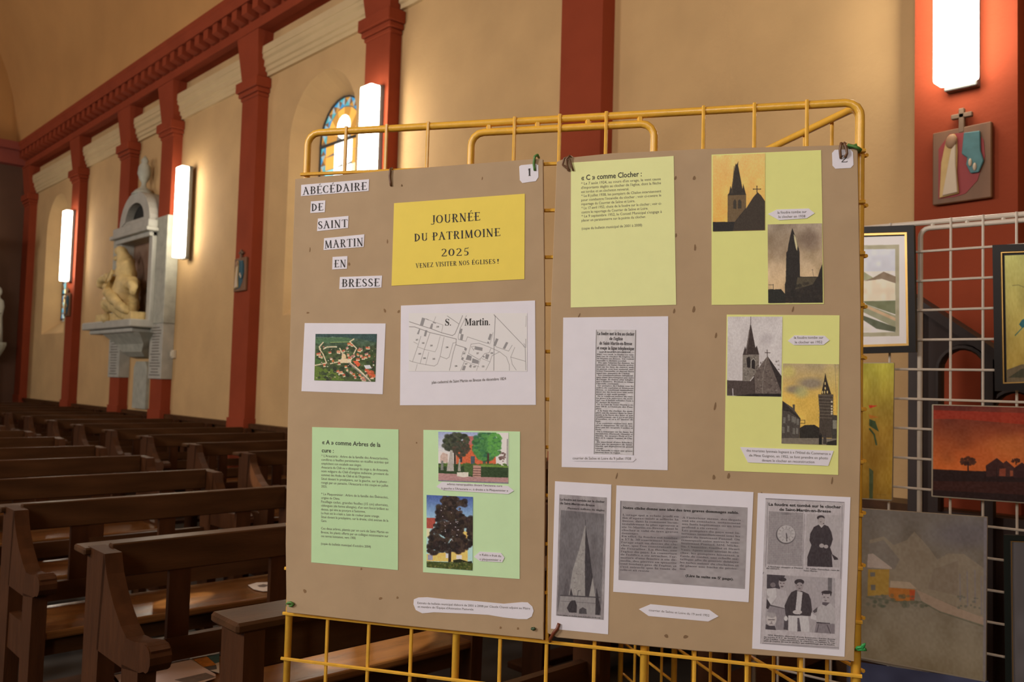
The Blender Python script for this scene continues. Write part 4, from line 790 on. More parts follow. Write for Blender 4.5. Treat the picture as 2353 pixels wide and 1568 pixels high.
cv.poly([(615, 1382), (740, 1376), (782, 1425), (782, 1512), (615, 1512)], (32, 30, 26)).poly([(900, 1262), (1090, 1262), (1050, 1330), (880, 1380)], (74, 62, 48)).line([(620, 1378), (665, 1378), (665, 1328)], 4, dk).line([(620, 1335), (665, 1335)], 4, dk).line([(1045, 1180), (1056, 1250)], 3, (90, 70, 60)).line([(1038, 1190), (1055, 1190)], 3, (90, 70, 60))
cv.blobs((790, 1300, 1140, 1500), 30, (10, 26), [(50, 40, 34), (28, 24, 22)], .6).noise(6, 60).build('photograph', BP, .0016, s_)
caption(s_, 'H', ((612, 645), (700, 600), (1010, 590), (1068, 636), (990, 686), (720, 704)), (('la foudre tombe sur', (706, 641), (988, 633)), ('le clocher en 1938', (716, 683), (976, 677))), 6)
# --- lemon sheet 1952
s_ = sheet('photo_sheet', 'lemon sheet with the 1952 steeple photographs', 'poster', 'J', ((80, 53), (1123, 60), (1110, 1536), (58, 1498)), PYG)
cv = Canvas(((88, 72), (595, 72), (583, 812), (82, 803)), (190, 174, 176), 'J', 1.2, 10)
cv.noise(7, 6).ell(450, 280, 60, 50, (168, 152, 156), .6, .8); dk = (56, 42, 40)
cv.line([(302, 72), (302, 135)], 4, dk).poly([(301, 128), (345, 360), (358, 340), (380, 425), (228, 425), (250, 345), (258, 375)], dk).line([(290, 200), (262, 410)], 10, (92, 76, 74)).poly([(228, 425), (380, 425), (378, 560), (330, 620), (290, 668), (226, 664)], (118, 104, 98)).blobs((235, 430, 370, 650), 70, (5, 9), [(98, 86, 80), (140, 126, 118), (84, 72, 68)], .7)
cv.poly([(262, 455), (290, 440), (300, 470), (298, 545), (268, 540)], (34, 26, 26)).poly([(308, 548), (308, 480), (324, 458), (342, 480), (340, 560)], (34, 26, 26)).line([(306, 545), (306, 480), (325, 460), (344, 480)], 5, (170, 156, 150))
cv.poly([(82, 660), (300, 668), (340, 620), (340, 800), (82, 802)], (68, 54, 52)).poly([(456, 438), (480, 470), (586, 622), (583, 812), (340, 800), (332, 614), (400, 510)], (96, 80, 76)).blobs((350, 480, 560, 780), 130, (5, 10), [(80, 66, 64), (122, 106, 100), (70, 56, 54)], .6).poly([(458, 438), (586, 622), (584, 770), (520, 600)], (44, 34, 34)).line([(456, 440), (415, 600), (410, 780)], 5, (124, 110, 104)).line([(332, 614), (340, 790)], 6, dk)
cv.poly([(180, 800), (340, 785), (583, 785), (583, 812), (150, 806)], (30, 22, 24)).line([(453, 380), (455, 440)], 6, dk).line([(435, 405), (480, 407)], 6, dk).line([(135, 740), (138, 800)], 9, (170, 156, 160)).noise(8, 60).build('photograph', BP, .0016, s_)
cv = Canvas(((600, 506), (1116, 512), (1095, 1262), (585, 1245)), (190, 154, 90), 'J', 1.2, 11)
cv.grad((168, 142, 112), (206, 160, 76), 0, .45).noise(12, 6, (1, .8, .4)).ell(700, 745, 70, 35, (120, 104, 96), .8, .9).ell(860, 690, 120, 50, (122, 106, 100), .8, .9).ell(770, 770, 60, 50, (156, 150, 106), .7, .9).ell(650, 580, 60, 50, (190, 170, 96), .7, .9).ell(1050, 640, 70, 120, (196, 166, 100), .5, .9)
dk = (46, 36, 32)
cv.poly([(991, 590), (1005, 660), (1046, 790), (952, 790), (978, 670)], dk)
for x, y in ((990, 690), (990, 735), (985, 770), (1010, 770), (965, 772)): cv.ell(x, y, 6, 14, (190, 160, 110))
cv.poly([(925, 790), (1064, 792), (1062, 1000), (1050, 1195), (930, 1190), (938, 960)], (66, 54, 48))
for y in (800, 830, 860, 885, 915, 945, 975, 1005): cv.line([(930, y), (1068, y+6)], 5, (120, 104, 92), .8)
for y in (860, 900, 925, 950, 970): cv.ell(1050, y, 8, 9, (190, 170, 150))
cv.poly([(594, 850), (690, 915), (690, 885), (710, 885), (708, 940), (762, 1015), (752, 1195), (586, 1205)], (70, 60, 56)).poly([(594, 850), (762, 1015), (755, 1020), (660, 950), (594, 940)], (44, 36, 34))
for x, y in ((612, 1030), (655, 1005), (690, 1020), (710, 1030), (736, 1045), (604, 1120), (648, 1110), (700, 1130), (730, 1130)): cv.poly([(x-9, y-30), (x+9, y-26), (x+9, y+28), (x-9, y+28)], (120, 110, 104)).line([(x, y-26), (x, y+26)], 4, (60, 52, 50))
cv.poly([(756, 1100), (800, 1075), (890, 1072), (935, 1100), (935, 1205), (752, 1200)], (40, 34, 30)).poly([(1052, 980), (1100, 985), (1096, 1262), (1050, 1200)], (60, 52, 48)).poly([(1060, 1030), (1098, 1030), (1096, 1110), (1060, 1110)], (120, 110, 100)).poly([(585, 1195), (930, 1195), (1096, 1200), (1095, 1262), (585, 1246)], (112, 98, 88))
cv.poly([(932, 1160), (960, 1160), (958, 1256), (930, 1254)], (26, 22, 22)).poly([(975, 1160), (998, 1160), (1004, 1250), (970, 1250)], (60, 50, 48)).ell(945, 1158, 10, 12, (50, 40, 36)).ell(985, 1158, 9, 11, (60, 48, 44)).poly([(1010, 1230), (1095, 1210), (1095, 1262), (1000, 1258)], (40, 34, 32)).line([(760, 1030), (802, 1030), (802, 1060), (762, 1058)], 4, dk).line([(1080, 512), (1098, 960)], 3, (120, 100, 80)).noise(7, 60).build('photograph', BP, .0016, s_)
caption(s_, 'J', ((643, 296), (705, 245), (985, 248), (1030, 290), (975, 333), (700, 335)), (('la foudre tombe sur', (702, 277), (973, 276)), ('le clocher en 1952', (710, 320), (963, 319))), 6)
caption(s_, 'J', ((203, 1278), (1068, 1312), (1018, 1452), (275, 1420)), (("des touristes lyonnais logeant à « l'Hôtel du Commerce »", (262, 1320), (1040, 1352)), ('de Mme Guignon, en 1952, se font prendre en photo', (287, 1365), (1015, 1392)), ('devant le clocher en reconstruction', (405, 1411), (890, 1428))), 6)
# --- white newspaper sheet 1938
NW = (190, 175, 178)
s_ = sheet('newspaper_copy', 'white sheet with one tall narrow newspaper column about lightning', 'poster', 'I', ((60, 43), (1082, 30), (1077, 1530), (45, 1499)), PW)
cv = Canvas(((380, 160), (764, 162), (742, 1383), (360, 1372)), (186, 172, 176), 'I', .6, 12); cv.noise(8, 20); cv.build('clipping', BP, .0015, s_)
p_ = Print(BP, .0019)
for t, a, b in (('La foudre met le feu au clocher', (390, 212), (752, 218)), ("de l'église", (510, 262), (640, 264)), ('de Saint-Martin-en-Bresse', (412, 306), (730, 312)), ('et coupe la ligne téléphonique', (388, 352), (750, 360))): p_.ser(t, 'I', a, b, 7.2, .012)
p_.ser('SAINT-MARTIN-EN-BRESSE. —', 'I', (412, 386), (752, 388), 3.4, .01)
NL = ['Hier, vers midi, la foudre est tom-', "bée sur le clocher de l'église de", 'St-Martin-en-Bresse. Un violent', 'incendie se déclara aussitôt.#.8', "Dès que l'alarme fut donnée, les", 'pompiers de Saint-Martin arrivè-', 'rent sur les lieux du sinistre, mais', 'ne purent, avec leur matériel, maî-', "triser l'incendie, et durent faire", 'appel aux pompiers de Chalon.#.9', 'Les communications téléphoni-', 'ques étant interrompues par suite', "de l'orage, ils durent aller télépho-", 'ner à Damerey. Pendant ce temps', "l'incendie continuait.#.6", 'Les pompiers de Chalon, sous les', 'ordres du capitaine et lieutenant', 'Rosey, se rendirent immédiate-', 'ment sur les lieux avec une auto-', 'pompe et une moto pompe.#.8', 'Ils se rendirent maîtres du sinis-', 'tre grâce à la puissance du maté-', "riel, car il fallait refouler l'eau à", '47 mètres de hauteur.#.65', 'M. le Curé de Saint-Martin a re-', "mis 50 fr. à l'Amicale des Pom-", 'piers.#.15', 'A la base du clocher, les pom-', 'piers ont dû monter dans la char-', 'pente à la force des bras et par', "rétablissement, car il n'y avait plus", "d'escalier, et ce à 47 mètres de", 'haut.#.14', 'Ces exercices étaient très déli-', 'cats et dangereux. Ils ont été réa-', 'lisés par les sergents Cordier et', 'Prely.#.16', 'On a remarqué sur les lieux, les', 'mécaniciens Durnault, Meunier et', 'Martin ; les sergents Prely et Cor-', 'dier, et le sapeur Vajenet, de Cha-', 'lon.#.1', "Ils méritent d'être félicités,", 'ainsi que les pompiers de Saint-', 'Martin, qui déployèrent un grand', 'courage.#.22', 'Cet incendie a causé une grosse', 'émotion dans la région.#.68']
LL = []
for i, t in enumerate(NL):
    t, _, f = t.partition('#'); LL.append((i, t, .04 if i in (4, 10, 15, 20, 24, 27, 33, 37, 42, 46) else 0, float(f) if f else 1))
p_.block(LL, 'I', (387, 407), (750, 412), (370, 1362), (734, 1370), len(NL), 3.2, 'ser'); p_.build(s_, mat('newsprint_ink', (.05, .045, .05), .8))
r_ = Print(BP, .0018); 
bm = bmesh.new(); pl = BP.off(.0019)
for a, b in (((382, 162), (361, 1372)), ((764, 165), (741, 1383))):
    a, b = K('I', *a), K('I', *b); prism(bm, [Vector(pl.at(a[0]-.5, a[1])), Vector(pl.at(a[0]+.5, a[1])), Vector(pl.at(b[0]+.5, b[1])), Vector(pl.at(b[0]-.5, b[1]))], -Vector(BP.n)*.0003)
fin('column_rule', bm, GINK, s_)
caption(s_, 'I', ((140, 1400), (170, 1385), (740, 1395), (768, 1420), (740, 1448), (160, 1440)), (('courrier de Saône et Loire du 9 juillet 1938', (152, 1424), (720, 1429)),), 6)
# --- newspaper spire
s_ = sheet('newspaper_copy', 'narrow white sheet with a grey newspaper picture of a spire', 'poster', 'K', ((65, 27), (614, 59), (582, 1520), (25, 1465)), PW)
cv = Canvas(((107, 155), (568, 186), (536, 1378), (76, 1336)), (140, 126, 130), 'K', 1.1, 13)
cv.noise(8, 10).poly([(122, 308), (545, 346), (512, 1336), (88, 1296)], (104, 94, 98)).noise(9, 8).poly([(362, 440), (300, 690), (235, 900), (200, 1142), (458, 1152), (432, 960), (400, 700)], (140, 128, 128)).blobs((250, 700, 360, 1130), 60, (4, 10), [(120, 108, 108), (156, 144, 142)], .6)
cv.poly([(363, 455), (402, 710), (433, 960), (396, 1152), (358, 1150), (356, 800)], (62, 54, 58)).poly([(182, 975), (200, 1060), (196, 1140), (138, 1136)], (88, 78, 82)).poly([(222, 1065), (238, 1140), (206, 1140)], (62, 54, 58)).poly([(118, 1140), (462, 1156), (460, 1330), (92, 1298)], (134, 122, 124)).line([(118, 1140), (500, 1160)], 12, (74, 66, 70)).line([(118, 1195), (462, 1218)], 5, (100, 90, 94))
cv.poly([(180, 1262), (200, 1220), (225, 1190), (262, 1188), (278, 1240), (275, 1310), (202, 1305)], (56, 48, 52)).poly([(298, 1318), (302, 1275), (335, 1255), (370, 1275), (374, 1322)], (72, 64, 68)).poly([(470, 1062), (492, 1180), (510, 1270), (500, 1332), (458, 1328), (462, 1170)], (58, 50, 54)).line([(362, 405), (362, 460)], 5, (70, 62, 66)).line([(286, 1140), (290, 1095), (310, 1092)], 5, (70, 62, 66)).noise(7, 50)
cv.build('newspaper_picture', BP, .0016, s_)
p_ = Print(BP, .002); p_.sans('La foudre est tombée sur le clocher', 'K', (115, 213), (548, 238), 5.2, .02); p_.sans('de Saint-Martin-en-Bresse', 'K', (113, 250), (450, 273), 5.2, .02); p_.sans('Plusieurs millions de dégâts', 'K', (188, 297), (546, 320), 4, .015); p_.ser('Notre photo : le clocher après la foudre, vu du sud', 'K', (90, 1335), (505, 1365), 2.6); p_.build(s_, mat('newsprint_ink', ()))
# --- newspaper article
s_ = sheet('newspaper_copy', 'landscape white sheet with a grey two column newspaper article', 'poster', 'L', ((93, 33), (1856, 120), (1793, 1538), (50, 1403)), PW)
cv = Canvas(((142, 230), (1778, 318), (1742, 1366), (118, 1250)), (144, 130, 134), 'L', .7, 14)
cv.noise(8, 6).noise(6, 30).ell(1000, 830, 300, 70, (112, 102, 104), .6, .9).ell(820, 710, 140, 30, (104, 94, 98), .6, .9).ell(1250, 860, 180, 50, (112, 102, 104), .5, .9).ell(1100, 650, 200, 60, (124, 112, 116), .5, .9).line([(148, 235), (124, 1050)], 9, (70, 60, 66)).build('clipping', BP, .0015, s_)
p_ = Print(BP, .0019); p_.ser('Notre cliché donne une idée des très graves dommages subis.', 'L', (175, 335), (1665, 400), 5.4, .02); p_.ser("(Lire la suite en 5' page).", 'L', (982, 1208), (1600, 1255), 5.2, .02); p_.build(s_, INK)
L1 = ["L'orage qui a éclaté jeudi en", "fin d'après-midi a affecté la", 'Bresse, dans la commune incon-', 'testablement la plus éprouvée a', 'été St-Martin-en-Bresse, dont le', 'clocher a subi de très graves', 'dommages.#.3', 'En effet, la foudre est tombée', 'à 17 h. 30 exactement lorsque', "l'orage était au dessus du clo-", "cher, que l'on construisait de", "de l'escalier. La flèche, sur", "l'église du pays. La couverture", "de l'édifice a été arrachée, l'ar-", 'mature d’une fenêtre a été dé-'.replace('’', "'"), 'molie, des pierres en quantité', "sont tombées près de l'église, et", "c'est miracle que la voûte de", 'celle-ci ait résisté#.52']
L2 = ["A l'intérieur même, des dégâts", 'ont été constatés, notamment', 'aux fonts baptismaux où un trou', 'profond a été creusé.#.62', 'Les pompiers du pays sont in-', 'tervenus immédiatement sous les', 'ordres du lieutenant Panaud. On', 'remarquait entre autres le sous-', 'lieutenant Pontarf, MM. Miche-', 'lin, Chaussier, Guillot et Henri', 'Vaux. Après avoir atteint le clo-', 'cher, les pompiers hissèrent, à', "l'aide de cordes, une échelle mé-", 'tallique afin de pouvoir déblayer', 'les tuiles autour du clocheton et', 'de placer une bâche de protec-', 'tion#.1']
def mk(L_): return [(i, t.partition('#')[0], 0, float(t.partition('#')[2] or 1)) for i, t in enumerate(L_)]
p_ = Print(BP, .0019); p_.block(mk(L1), 'L', (170, 423), (892, 446), (137, 1130), (862, 1165), len(L1), 4.4, 'ser'); p_.block(mk(L2), 'L', (940, 458), (1692, 492), (905, 1118), (1660, 1160), len(L2), 4.4, 'ser'); p_.build(s_, mat('faded_ink', tuple(alb((92, 80, 84))), .8), 'body_text')
s_ = sheet('caption_arrow', 'white double pointed strip dated 19 avril 1952, under the two column article', 'paper strip', 'R', ((706, 311), (790, 276), (1208, 316), (1273, 362), (1200, 399), (775, 360)), PW)
p_ = Print(BP, .0012); p_.sans('courrier de Saône et Loire du 19 avril 1952', 'R', (777, 325), (1207, 364), 5.2); p_.build(s_, GINK)
# --- newspaper with three pictures
s_ = sheet('newspaper_copy', 'tall white sheet with newspaper pictures of a clock, a priest and a group of men', 'poster', 'X', tuple(KK('M', ((160, 25), (1750, 98))))+tuple(KK('N', ((1572, 1497), (58, 1363)))), PW)
cq = tuple(KK('M', ((293, 115), (1643, 180))))+tuple(KK('N', ((1476, 1378), (190, 1280))))
cv = Canvas(cq, (168, 152, 157), 'X', 1.25, 15); cv.noise(6, 12).use('M')
cv.line([(293, 122), (1640, 184)], 10, (80, 70, 76)).line([(325, 180), (318, 700), (290, 1300)], 7, (100, 90, 96)).line([(1608, 240), (1600, 800), (1580, 1500)], 7, (100, 90, 96))
cv.poly([(350, 340), (940, 370), (918, 1285), (320, 1245)], (140, 126, 130))
for i in range(30):
    y = 350+i*31; cv.line([(345, y), (935, y+28)], 4, (112, 100, 104), .7)
    for j in range(9): cv.line([(360+j*66+(i % 2)*30, y), (360+j*66+(i % 2)*30, y+31)], 4, (114, 102, 106), .6)
cv.ell(640, 380, 80, 20, (100, 90, 94), .6, .8).ell(640, 740, 168, 162, (84, 74, 78), 1, .08).ell(646, 730, 155, 152, (164, 150, 153), 1, .06).ell(650, 725, 82, 80, (120, 108, 112), 1, .04).ell(650, 725, 78, 76, (158, 144, 148), 1, .05)
for k in range(12):
    a = k*math.pi/6; cv.line([(648+100*math.cos(a), 728+98*math.sin(a)), (648+135*math.cos(a), 728+130*math.sin(a))], 9, (120, 108, 112))
cv.line([(648, 715), (658, 850)], 12, (70, 60, 64)).line([(650, 735), (662, 800)], 16, (70, 60, 64)).line([(960, 385), (930, 1320)], 6, (104, 94, 98))
cv.poly([(1000, 385), (1590, 412), (1560, 1305), (968, 1270)], (158, 143, 147)); bk = (58, 48, 52); sk = (150, 134, 136)
cv.ell(1252, 510, 58, 90, sk, 1, .1).ell(1240, 450, 66, 40, bk, 1, .1).ell(1250, 478, 52, 34, sk, 1, .2).ell(1238, 520, 14, 6, (80, 68, 72)).ell(1288, 550, 14, 10, (84, 72, 76)).poly([(1212, 565), (1285, 585), (1265, 625), (1225, 610)], (170, 156, 158))
cv.poly([(1205, 568), (1250, 625), (1300, 570), (1370, 600), (1420, 690), (1448, 820), (1420, 910), (1400, 960), (1440, 1080), (1530, 1140), (1538, 1172), (1470, 1175), (1425, 1070), (1442, 1300), (1008, 1285), (1010, 1120), (1080, 920), (1045, 840), (1060, 720), (1120, 610)], bk).ell(1255, 930, 42, 36, sk, 1, .1).ell(1330, 945, 38, 32, sk, 1, .1)
cv.use('N').poly([(302, 147), (1420, 207), (1412, 1125), (273, 1045)], (150, 135, 140)).poly([(302, 147), (600, 165), (560, 240), (500, 420), (440, 370), (300, 390)], (66, 56, 62)).poly([(1300, 200), (1370, 205), (1362, 430), (1300, 420)], (100, 90, 94))
# standing man left, centre man, right man, seated man
cv.poly([(440, 370), (480, 380), (620, 420), (630, 560), (600, 720), (380, 660), (440, 560)], (160, 145, 150)).poly([(300, 380), (440, 370), (460, 500), (430, 560), (370, 640), (300, 560), (340, 520), (300, 480)], (176, 162, 166)).ell(548, 290, 54, 84, (150, 134, 138), 1, .1).ell(560, 232, 60, 32, bk, 1, .1).ell(400, 320, 44, 40, (110, 96, 100)).ell(550, 345, 26, 12, (90, 76, 80)).ell(525, 290, 16, 8, (90, 76, 80)).ell(575, 292, 16, 8, (90, 76, 80)).poly([(345, 640), (590, 700), (600, 720), (350, 665)], (80, 70, 74)).poly([(350, 665), (610, 715), (650, 1050), (440, 1060), (450, 800), (300, 760)], (128, 114, 120))
cv.poly([(300, 540), (360, 640), (320, 720), (290, 700)], bk)
cv.poly([(780, 400), (700, 440), (650, 520), (590, 660), (605, 800), (650, 880), (720, 830), (870, 820), (970, 830), (1030, 830), (1040, 720), (1020, 560), (985, 470), (880, 420)], (62, 52, 56)).poly([(800, 420), (885, 440), (860, 700), (840, 810), (770, 720)], (170, 156, 160)).ell(835, 330, 64, 98, (136, 120, 124), 1, .1).ell(832, 272, 80, 48, bk, 1, .1).ell(838, 318, 50, 40, (140, 124, 128), 1, .2).ell(808, 325, 14, 7, (70, 60, 64)).ell(862, 328, 14, 7, (70, 60, 64)).ell(835, 378, 18, 6, (80, 68, 72))
cv.poly([(650, 820), (980, 830), (1000, 1090), (800, 1085), (650, 1070)], (176, 162, 166)).poly([(800, 860), (830, 860), (860, 1080), (800, 1082)], (84, 72, 78)).ell(800, 765, 76, 36, (170, 154, 157), 1, .1).poly([(585, 860), (650, 880), (650, 1060), (575, 1050)], (74, 64, 70)).ell(612, 870, 30, 40, (186, 172, 175))
cv.poly([(1200, 640), (1340, 620), (1412, 700), (1412, 950), (1110, 930), (1130, 700)], (160, 146, 150)).ell(1272, 520, 64, 96, (150, 134, 138), 1, .1).ell(1280, 440, 86, 30, bk, 1, .1).poly([(1200, 430), (1225, 430), (1220, 490), (1205, 480)], bk).poly([(1345, 430), (1368, 440), (1350, 510), (1335, 480)], bk).ell(1240, 520, 15, 7, (84, 72, 76)).ell(1300, 525, 15, 7, (84, 72, 76)).ell(1262, 578, 22, 6, (90, 76, 80)).poly([(1210, 600), (1330, 610), (1270, 665), (1205, 640)], (84, 72, 78))
cv.poly([(1110, 925), (1335, 945), (1330, 970), (1115, 950)], (70, 60, 66)).poly([(1110, 950), (1412, 960), (1412, 1120), (1080, 1100)], (118, 104, 110)).line([(1150, 970), (1120, 1090)], 12, (70, 60, 66)).line([(1290, 980), (1340, 1110)], 12, (74, 62, 68)).poly([(1030, 770), (1110, 830), (1110, 900), (1010, 870)], (172, 158, 162)).poly([(1050, 750), (1130, 680), (1120, 760), (1080, 780)], (76, 66, 70))
cv.ell(375, 880, 84, 104, (172, 156, 158), 1, .08).ell(378, 810, 76, 45, (140, 126, 130), .8, .3).line([(325, 890), (425, 890)], 12, (80, 68, 72)).ell(375, 935, 12, 22, (130, 114, 118)).line([(345, 955), (400, 958)], 7, (90, 76, 82)).poly([(285, 960), (340, 990), (430, 990), (450, 1060), (275, 1045)], (70, 60, 66)).noise(6, 70)
cv.line([(232, 1280), (1475, 1350)], 26, (132, 120, 126), .7).line([(225, 160), (195, 1280)], 8, (140, 128, 132), .8).line([(246, 110), (235, 140)], 8, (60, 50, 56))
cv.build('newspaper_picture', BP, .0016, s_)
p_ = Print(BP, .002); p_.sans('La foudre est tombé sur le clocher', 'M', (345, 240), (1588, 290), 6.4, .03); p_.sans('de Saint-Martin-en-Bresse', 'M', (528, 328), (1415, 362), 6.2, .03)
for t, a, b in (("L'horloge stoppée à l'heure", (335, 1300), (930, 1328)), ('du sinistre.', (305, 1328), (535, 1340)), ("M. l'abbé Ferrachat, curé de", (985, 1335), (1560, 1368)), ('Saint-Martin.', (945, 1368), (1185, 1380))): p_.ser(t, 'M', a, b, 3.2)
for i, t in enumerate(('MM. Boudaty, directeur d’école honoraire ; Lucien Boivin'.replace('’', "'"), 'du service E.D.F. de Verdun ; Louis Chauveau, maître à Mer.', 'Paul Guillot, radio-électricien, le cliniciens à Guilaux là-vue', "plan de l'église devant le clocher qui endommagé par la foudre.")): p_.ser(t, 'N', (315 if i == 0 else 250, 1150+i*31), (1418, 1222+i*31), 3.0)
p_.build(s_, INK)

# ================================================================== TIES
def tie(label, crop, pts, r, m, lift=.004, cat='tie'):
    P = []
    for p in pts:
        h = p[2] if len(p) > 2 else lift; P.append(BP.off(h).at(*K(crop, p[0], p[1])))
    # smooth the path
    Q = [P[0]]
    for a, b in zip(P, P[1:]): Q += [a*.66+b*.34, a*.34+b*.66, b]
    bm = bmesh.new(); tube(bm, Q, r, 7); return tag(fin('wire_tie', bm, m, smooth=True), label, cat, 'plastic coated wire ties')
BRT = mat('brown_plastic_tie', alb((96, 62, 42)), .4); GRT = mat('green_plastic_tie', alb((70, 104, 48)), .4)
tie('brown wire tie hanging at the top of the left panel, above the word strips', 'O', ((858, 738, -.02), (845, 742, .004), (838, 800, .004), (850, 882, .002)), .0026, BRT)
tie('green wire tie looped over the tag numbered 1', 'O', ((2062, 650, -.02), (2050, 628, .004), (2028, 640, .006), (2020, 700, .004), (2028, 755, .002)), .0028, GRT)
tie('brown double wire tie at the top left corner of the right panel', 'P', ((232, 552, -.02), (205, 538, .008), (185, 560, .008), (198, 640, .003), (206, 636, .003), (160, 600, .006), (170, 555, .008), (200, 545, .006), (232, 640, .003)), .0022, BRT)
tie('left brown wire tie over the tag numbered 2', 'P', ((2100, 455, -.015), (2090, 450, .006), (2082, 500, .006), (2088, 555, .003)), .0026, BRT)
tie('right brown wire tie over the tag numbered 2', 'P', ((2120, 450, -.015), (2112, 448, .006), (2126, 490, .006), (2130, 520, .006), (2115, 550, .003)), .0026, BRT)
tie('green wire tie knotted at the top right corner of the right panel', 'P', ((2135, 462, .004), (2170, 470, .006), (2205, 482, .006), (2225, 495, .0), (2215, 512, -.012), (2190, 500, -.02), (2150, 480, .0), (2200, 462, .004)), .0030, GRT)
tie('green wire tie at the lower left corner of the left panel', 'Q', ((64, 300, -.015), (72, 290, .004), (95, 286, .006), (114, 298, .004), (100, 312, .003), (66, 310, -.01)), .0028, GRT)
tie('brown wire tie at the lower left corner of the right panel', 'R', ((138, 412, .003), (125, 450, .006), (100, 480, .006), (78, 520, .0), (72, 545, -.02)), .0034, mat('red_brown_tie', alb((98, 44, 26)), .4))
tie('bright green wire tie at the lower right corner of the right panel', 'R', ((2252, 600, -.01), (2262, 585, .006), (2290, 582, .008), (2310, 556, .012), (2296, 592, .008), (2322, 598, .008), (2262, 598, .004)), .0030, mat('bright_green_tie', alb((40, 120, 60)), .35))
tie('small dark green tie end at the lower right of the left panel', 'Q', ((1955, 486, .002), (1968, 494, .004), (1980, 482, .003)), .003, mat('dark_green_tie', alb((45, 60, 36)), .5))

# ================================================================== WHITE GRID AND PAINTINGS ON THE RIGHT
W0 = np.array(CAM+ray(2113, 1125)*2.86)[:2]; WU = np.array([.990, .141]); WN = np.array([WU[1], -WU[0]]); WCW = .0945
WTOP = (CAM+ray(2113, 507)*2.86)[2]
A0 = W0-WU*WCW*6
grid('display_grid', A0, WU, 14, WTOP, WCW, .0990, 20, (6, 10), WHT, 'white wire display grid hung with framed paintings', 'white display grids', uat=((6, 10),), rt=.0085, rw=.0042, drop=.019)
WP = Plane((W0[0]+WN[0]*.03, W0[1]+WN[1]*.03, 0), (WN[0], WN[1], 0)); WPW = (176, 158, 138)
def picture(label, quad, thick, canvas, frame=None, side=None, lift=0.):
    """quad TL,TR,BR,BL in pixels on the white grid's plane; frame = list of (inset px, colour material, extra height)"""
    q = [Vector(WP.at(*p, lift)) for p in quad]; n3 = Vector(WP.n)
    e = pin(empty('painting', q[3], label, 'painting', 'paintings on the white grid'))
    bm = bmesh.new(); prism(bm, q, n3*thick); fin('stretcher' if not frame else 'backing', bm, side, e, bevel=.002)
    def ins(k):                                    # inset quad, in metres
        c = []
        for i in range(4):
            a = (q[(i+1) % 4]-q[i]).normalized(); b = (q[(i-1) % 4]-q[i]).normalized(); c.append(q[i]+(a+b)*k)
        return c
    if frame:
        for nm, k0, k1, m, h in frame:
            bm = bmesh.new(); o_, i_ = ins(k0), ins(k1)
            for j in range(4):
                l = (j+1) % 4; hexa(bm, [o_[j], o_[l], i_[l], i_[j], o_[j]+n3*h, o_[l]+n3*h, i_[l]+n3*h, i_[j]+n3*h])
            fin(nm, bm, m, e)
    canvas.build('painted_surface', WP, lift+thick+.0012, e)
    return e
BLK = mat('black_frame_lacquer', (.010, .008, .007), .45, spec=.2); GOLD = mat('gold_frame_edge', (.45, .28, .08), .35, metal=.6); DKG = mat('dark_green_frame', (.012, .018, .015), .45, spec=.2); CANV = mat('canvas_edge', (.45, .40, .30), .8)
# landscape watercolour in black and gold frame
cv = Canvas(((-320, 348), (524, 322), (526, 1300), (-320, 1325)), (196, 176, 154), 'T', 1.0, 20, WPW)
cv.poly([(-320, 415), (455, 402), (456, 1225), (-320, 1240)], (140, 124, 90)).poly([(-320, 460), (420, 442), (422, 1190), (-320, 1205)], (186, 168, 142))
cv.poly([(-320, 450), (420, 440), (420, 640), (-320, 650)], (172, 160, 148)).poly([(-320, 640), (120, 635), (222, 700), (200, 720), (-320, 760)], (120, 112, 72), .8).poly([(220, 700), (315, 645), (425, 690), (425, 750), (300, 712), (140, 730)], (110, 86, 60)).poly([(130, 735), (300, 710), (420, 750), (422, 900), (130, 915)], (190, 164, 128)).poly([(130, 912), (420, 905), (420, 1030), (160, 940)], (96, 92, 58)).poly([(130, 930), (420, 1040), (422, 1150), (130, 1010)], (128, 118, 84)).poly([(140, 935), (420, 1060), (420, 1090), (140, 965)], (166, 130, 90)).poly([(130, 1040), (422, 1145), (422, 1190), (250, 1160), (130, 1080)], (76, 74, 50)).noise(8, 20)
picture('watercolour of a roofed farmhouse in a black and gold frame on the white grid', (K('T', -420, 268), K('T', 602, 235), K('T', 622, 1372), K('T', -420, 1400)), .012, cv,
        (('outer_frame', 0, .022, BLK, .024), ('gold_fillet', .022, .030, GOLD, .019)), side=BLK)
# tall yellow canvas with a red flower
cv = Canvas(((-120, 140), (410, 137), (388, 1368), (-120, 1340)), (150, 116, 34), 'U', 1.0, 21, WPW)
cv.grad((150, 132, 40), (138, 98, 28), .05, .5).noise(14, 6, (1, .9, .4)).poly([(180, 515), (262, 520), (190, 545)], (170, 44, 20)).poly([(180, 600), (275, 625), (190, 635)], (160, 80, 20), .7).poly([(185, 640), (240, 660), (272, 755), (215, 720), (185, 700)], (46, 56, 26)).line([(190, 730), (230, 780), (250, 870)], 16, (50, 58, 28)).poly([(185, 1080), (222, 1110), (218, 1365), (185, 1360)], (64, 66, 36)).line([(248, 1318), (335, 1326)], 10, (110, 78, 24), .6).noise(6, 40)
o_ = picture('tall yellow canvas with a red flower, in shadow beside the right kraft panel', (K('U', -125, 135), K('U', 418, 132), K('U', 402, 1375), K('U', -125, 1345)), .018, cv, side=CANV)
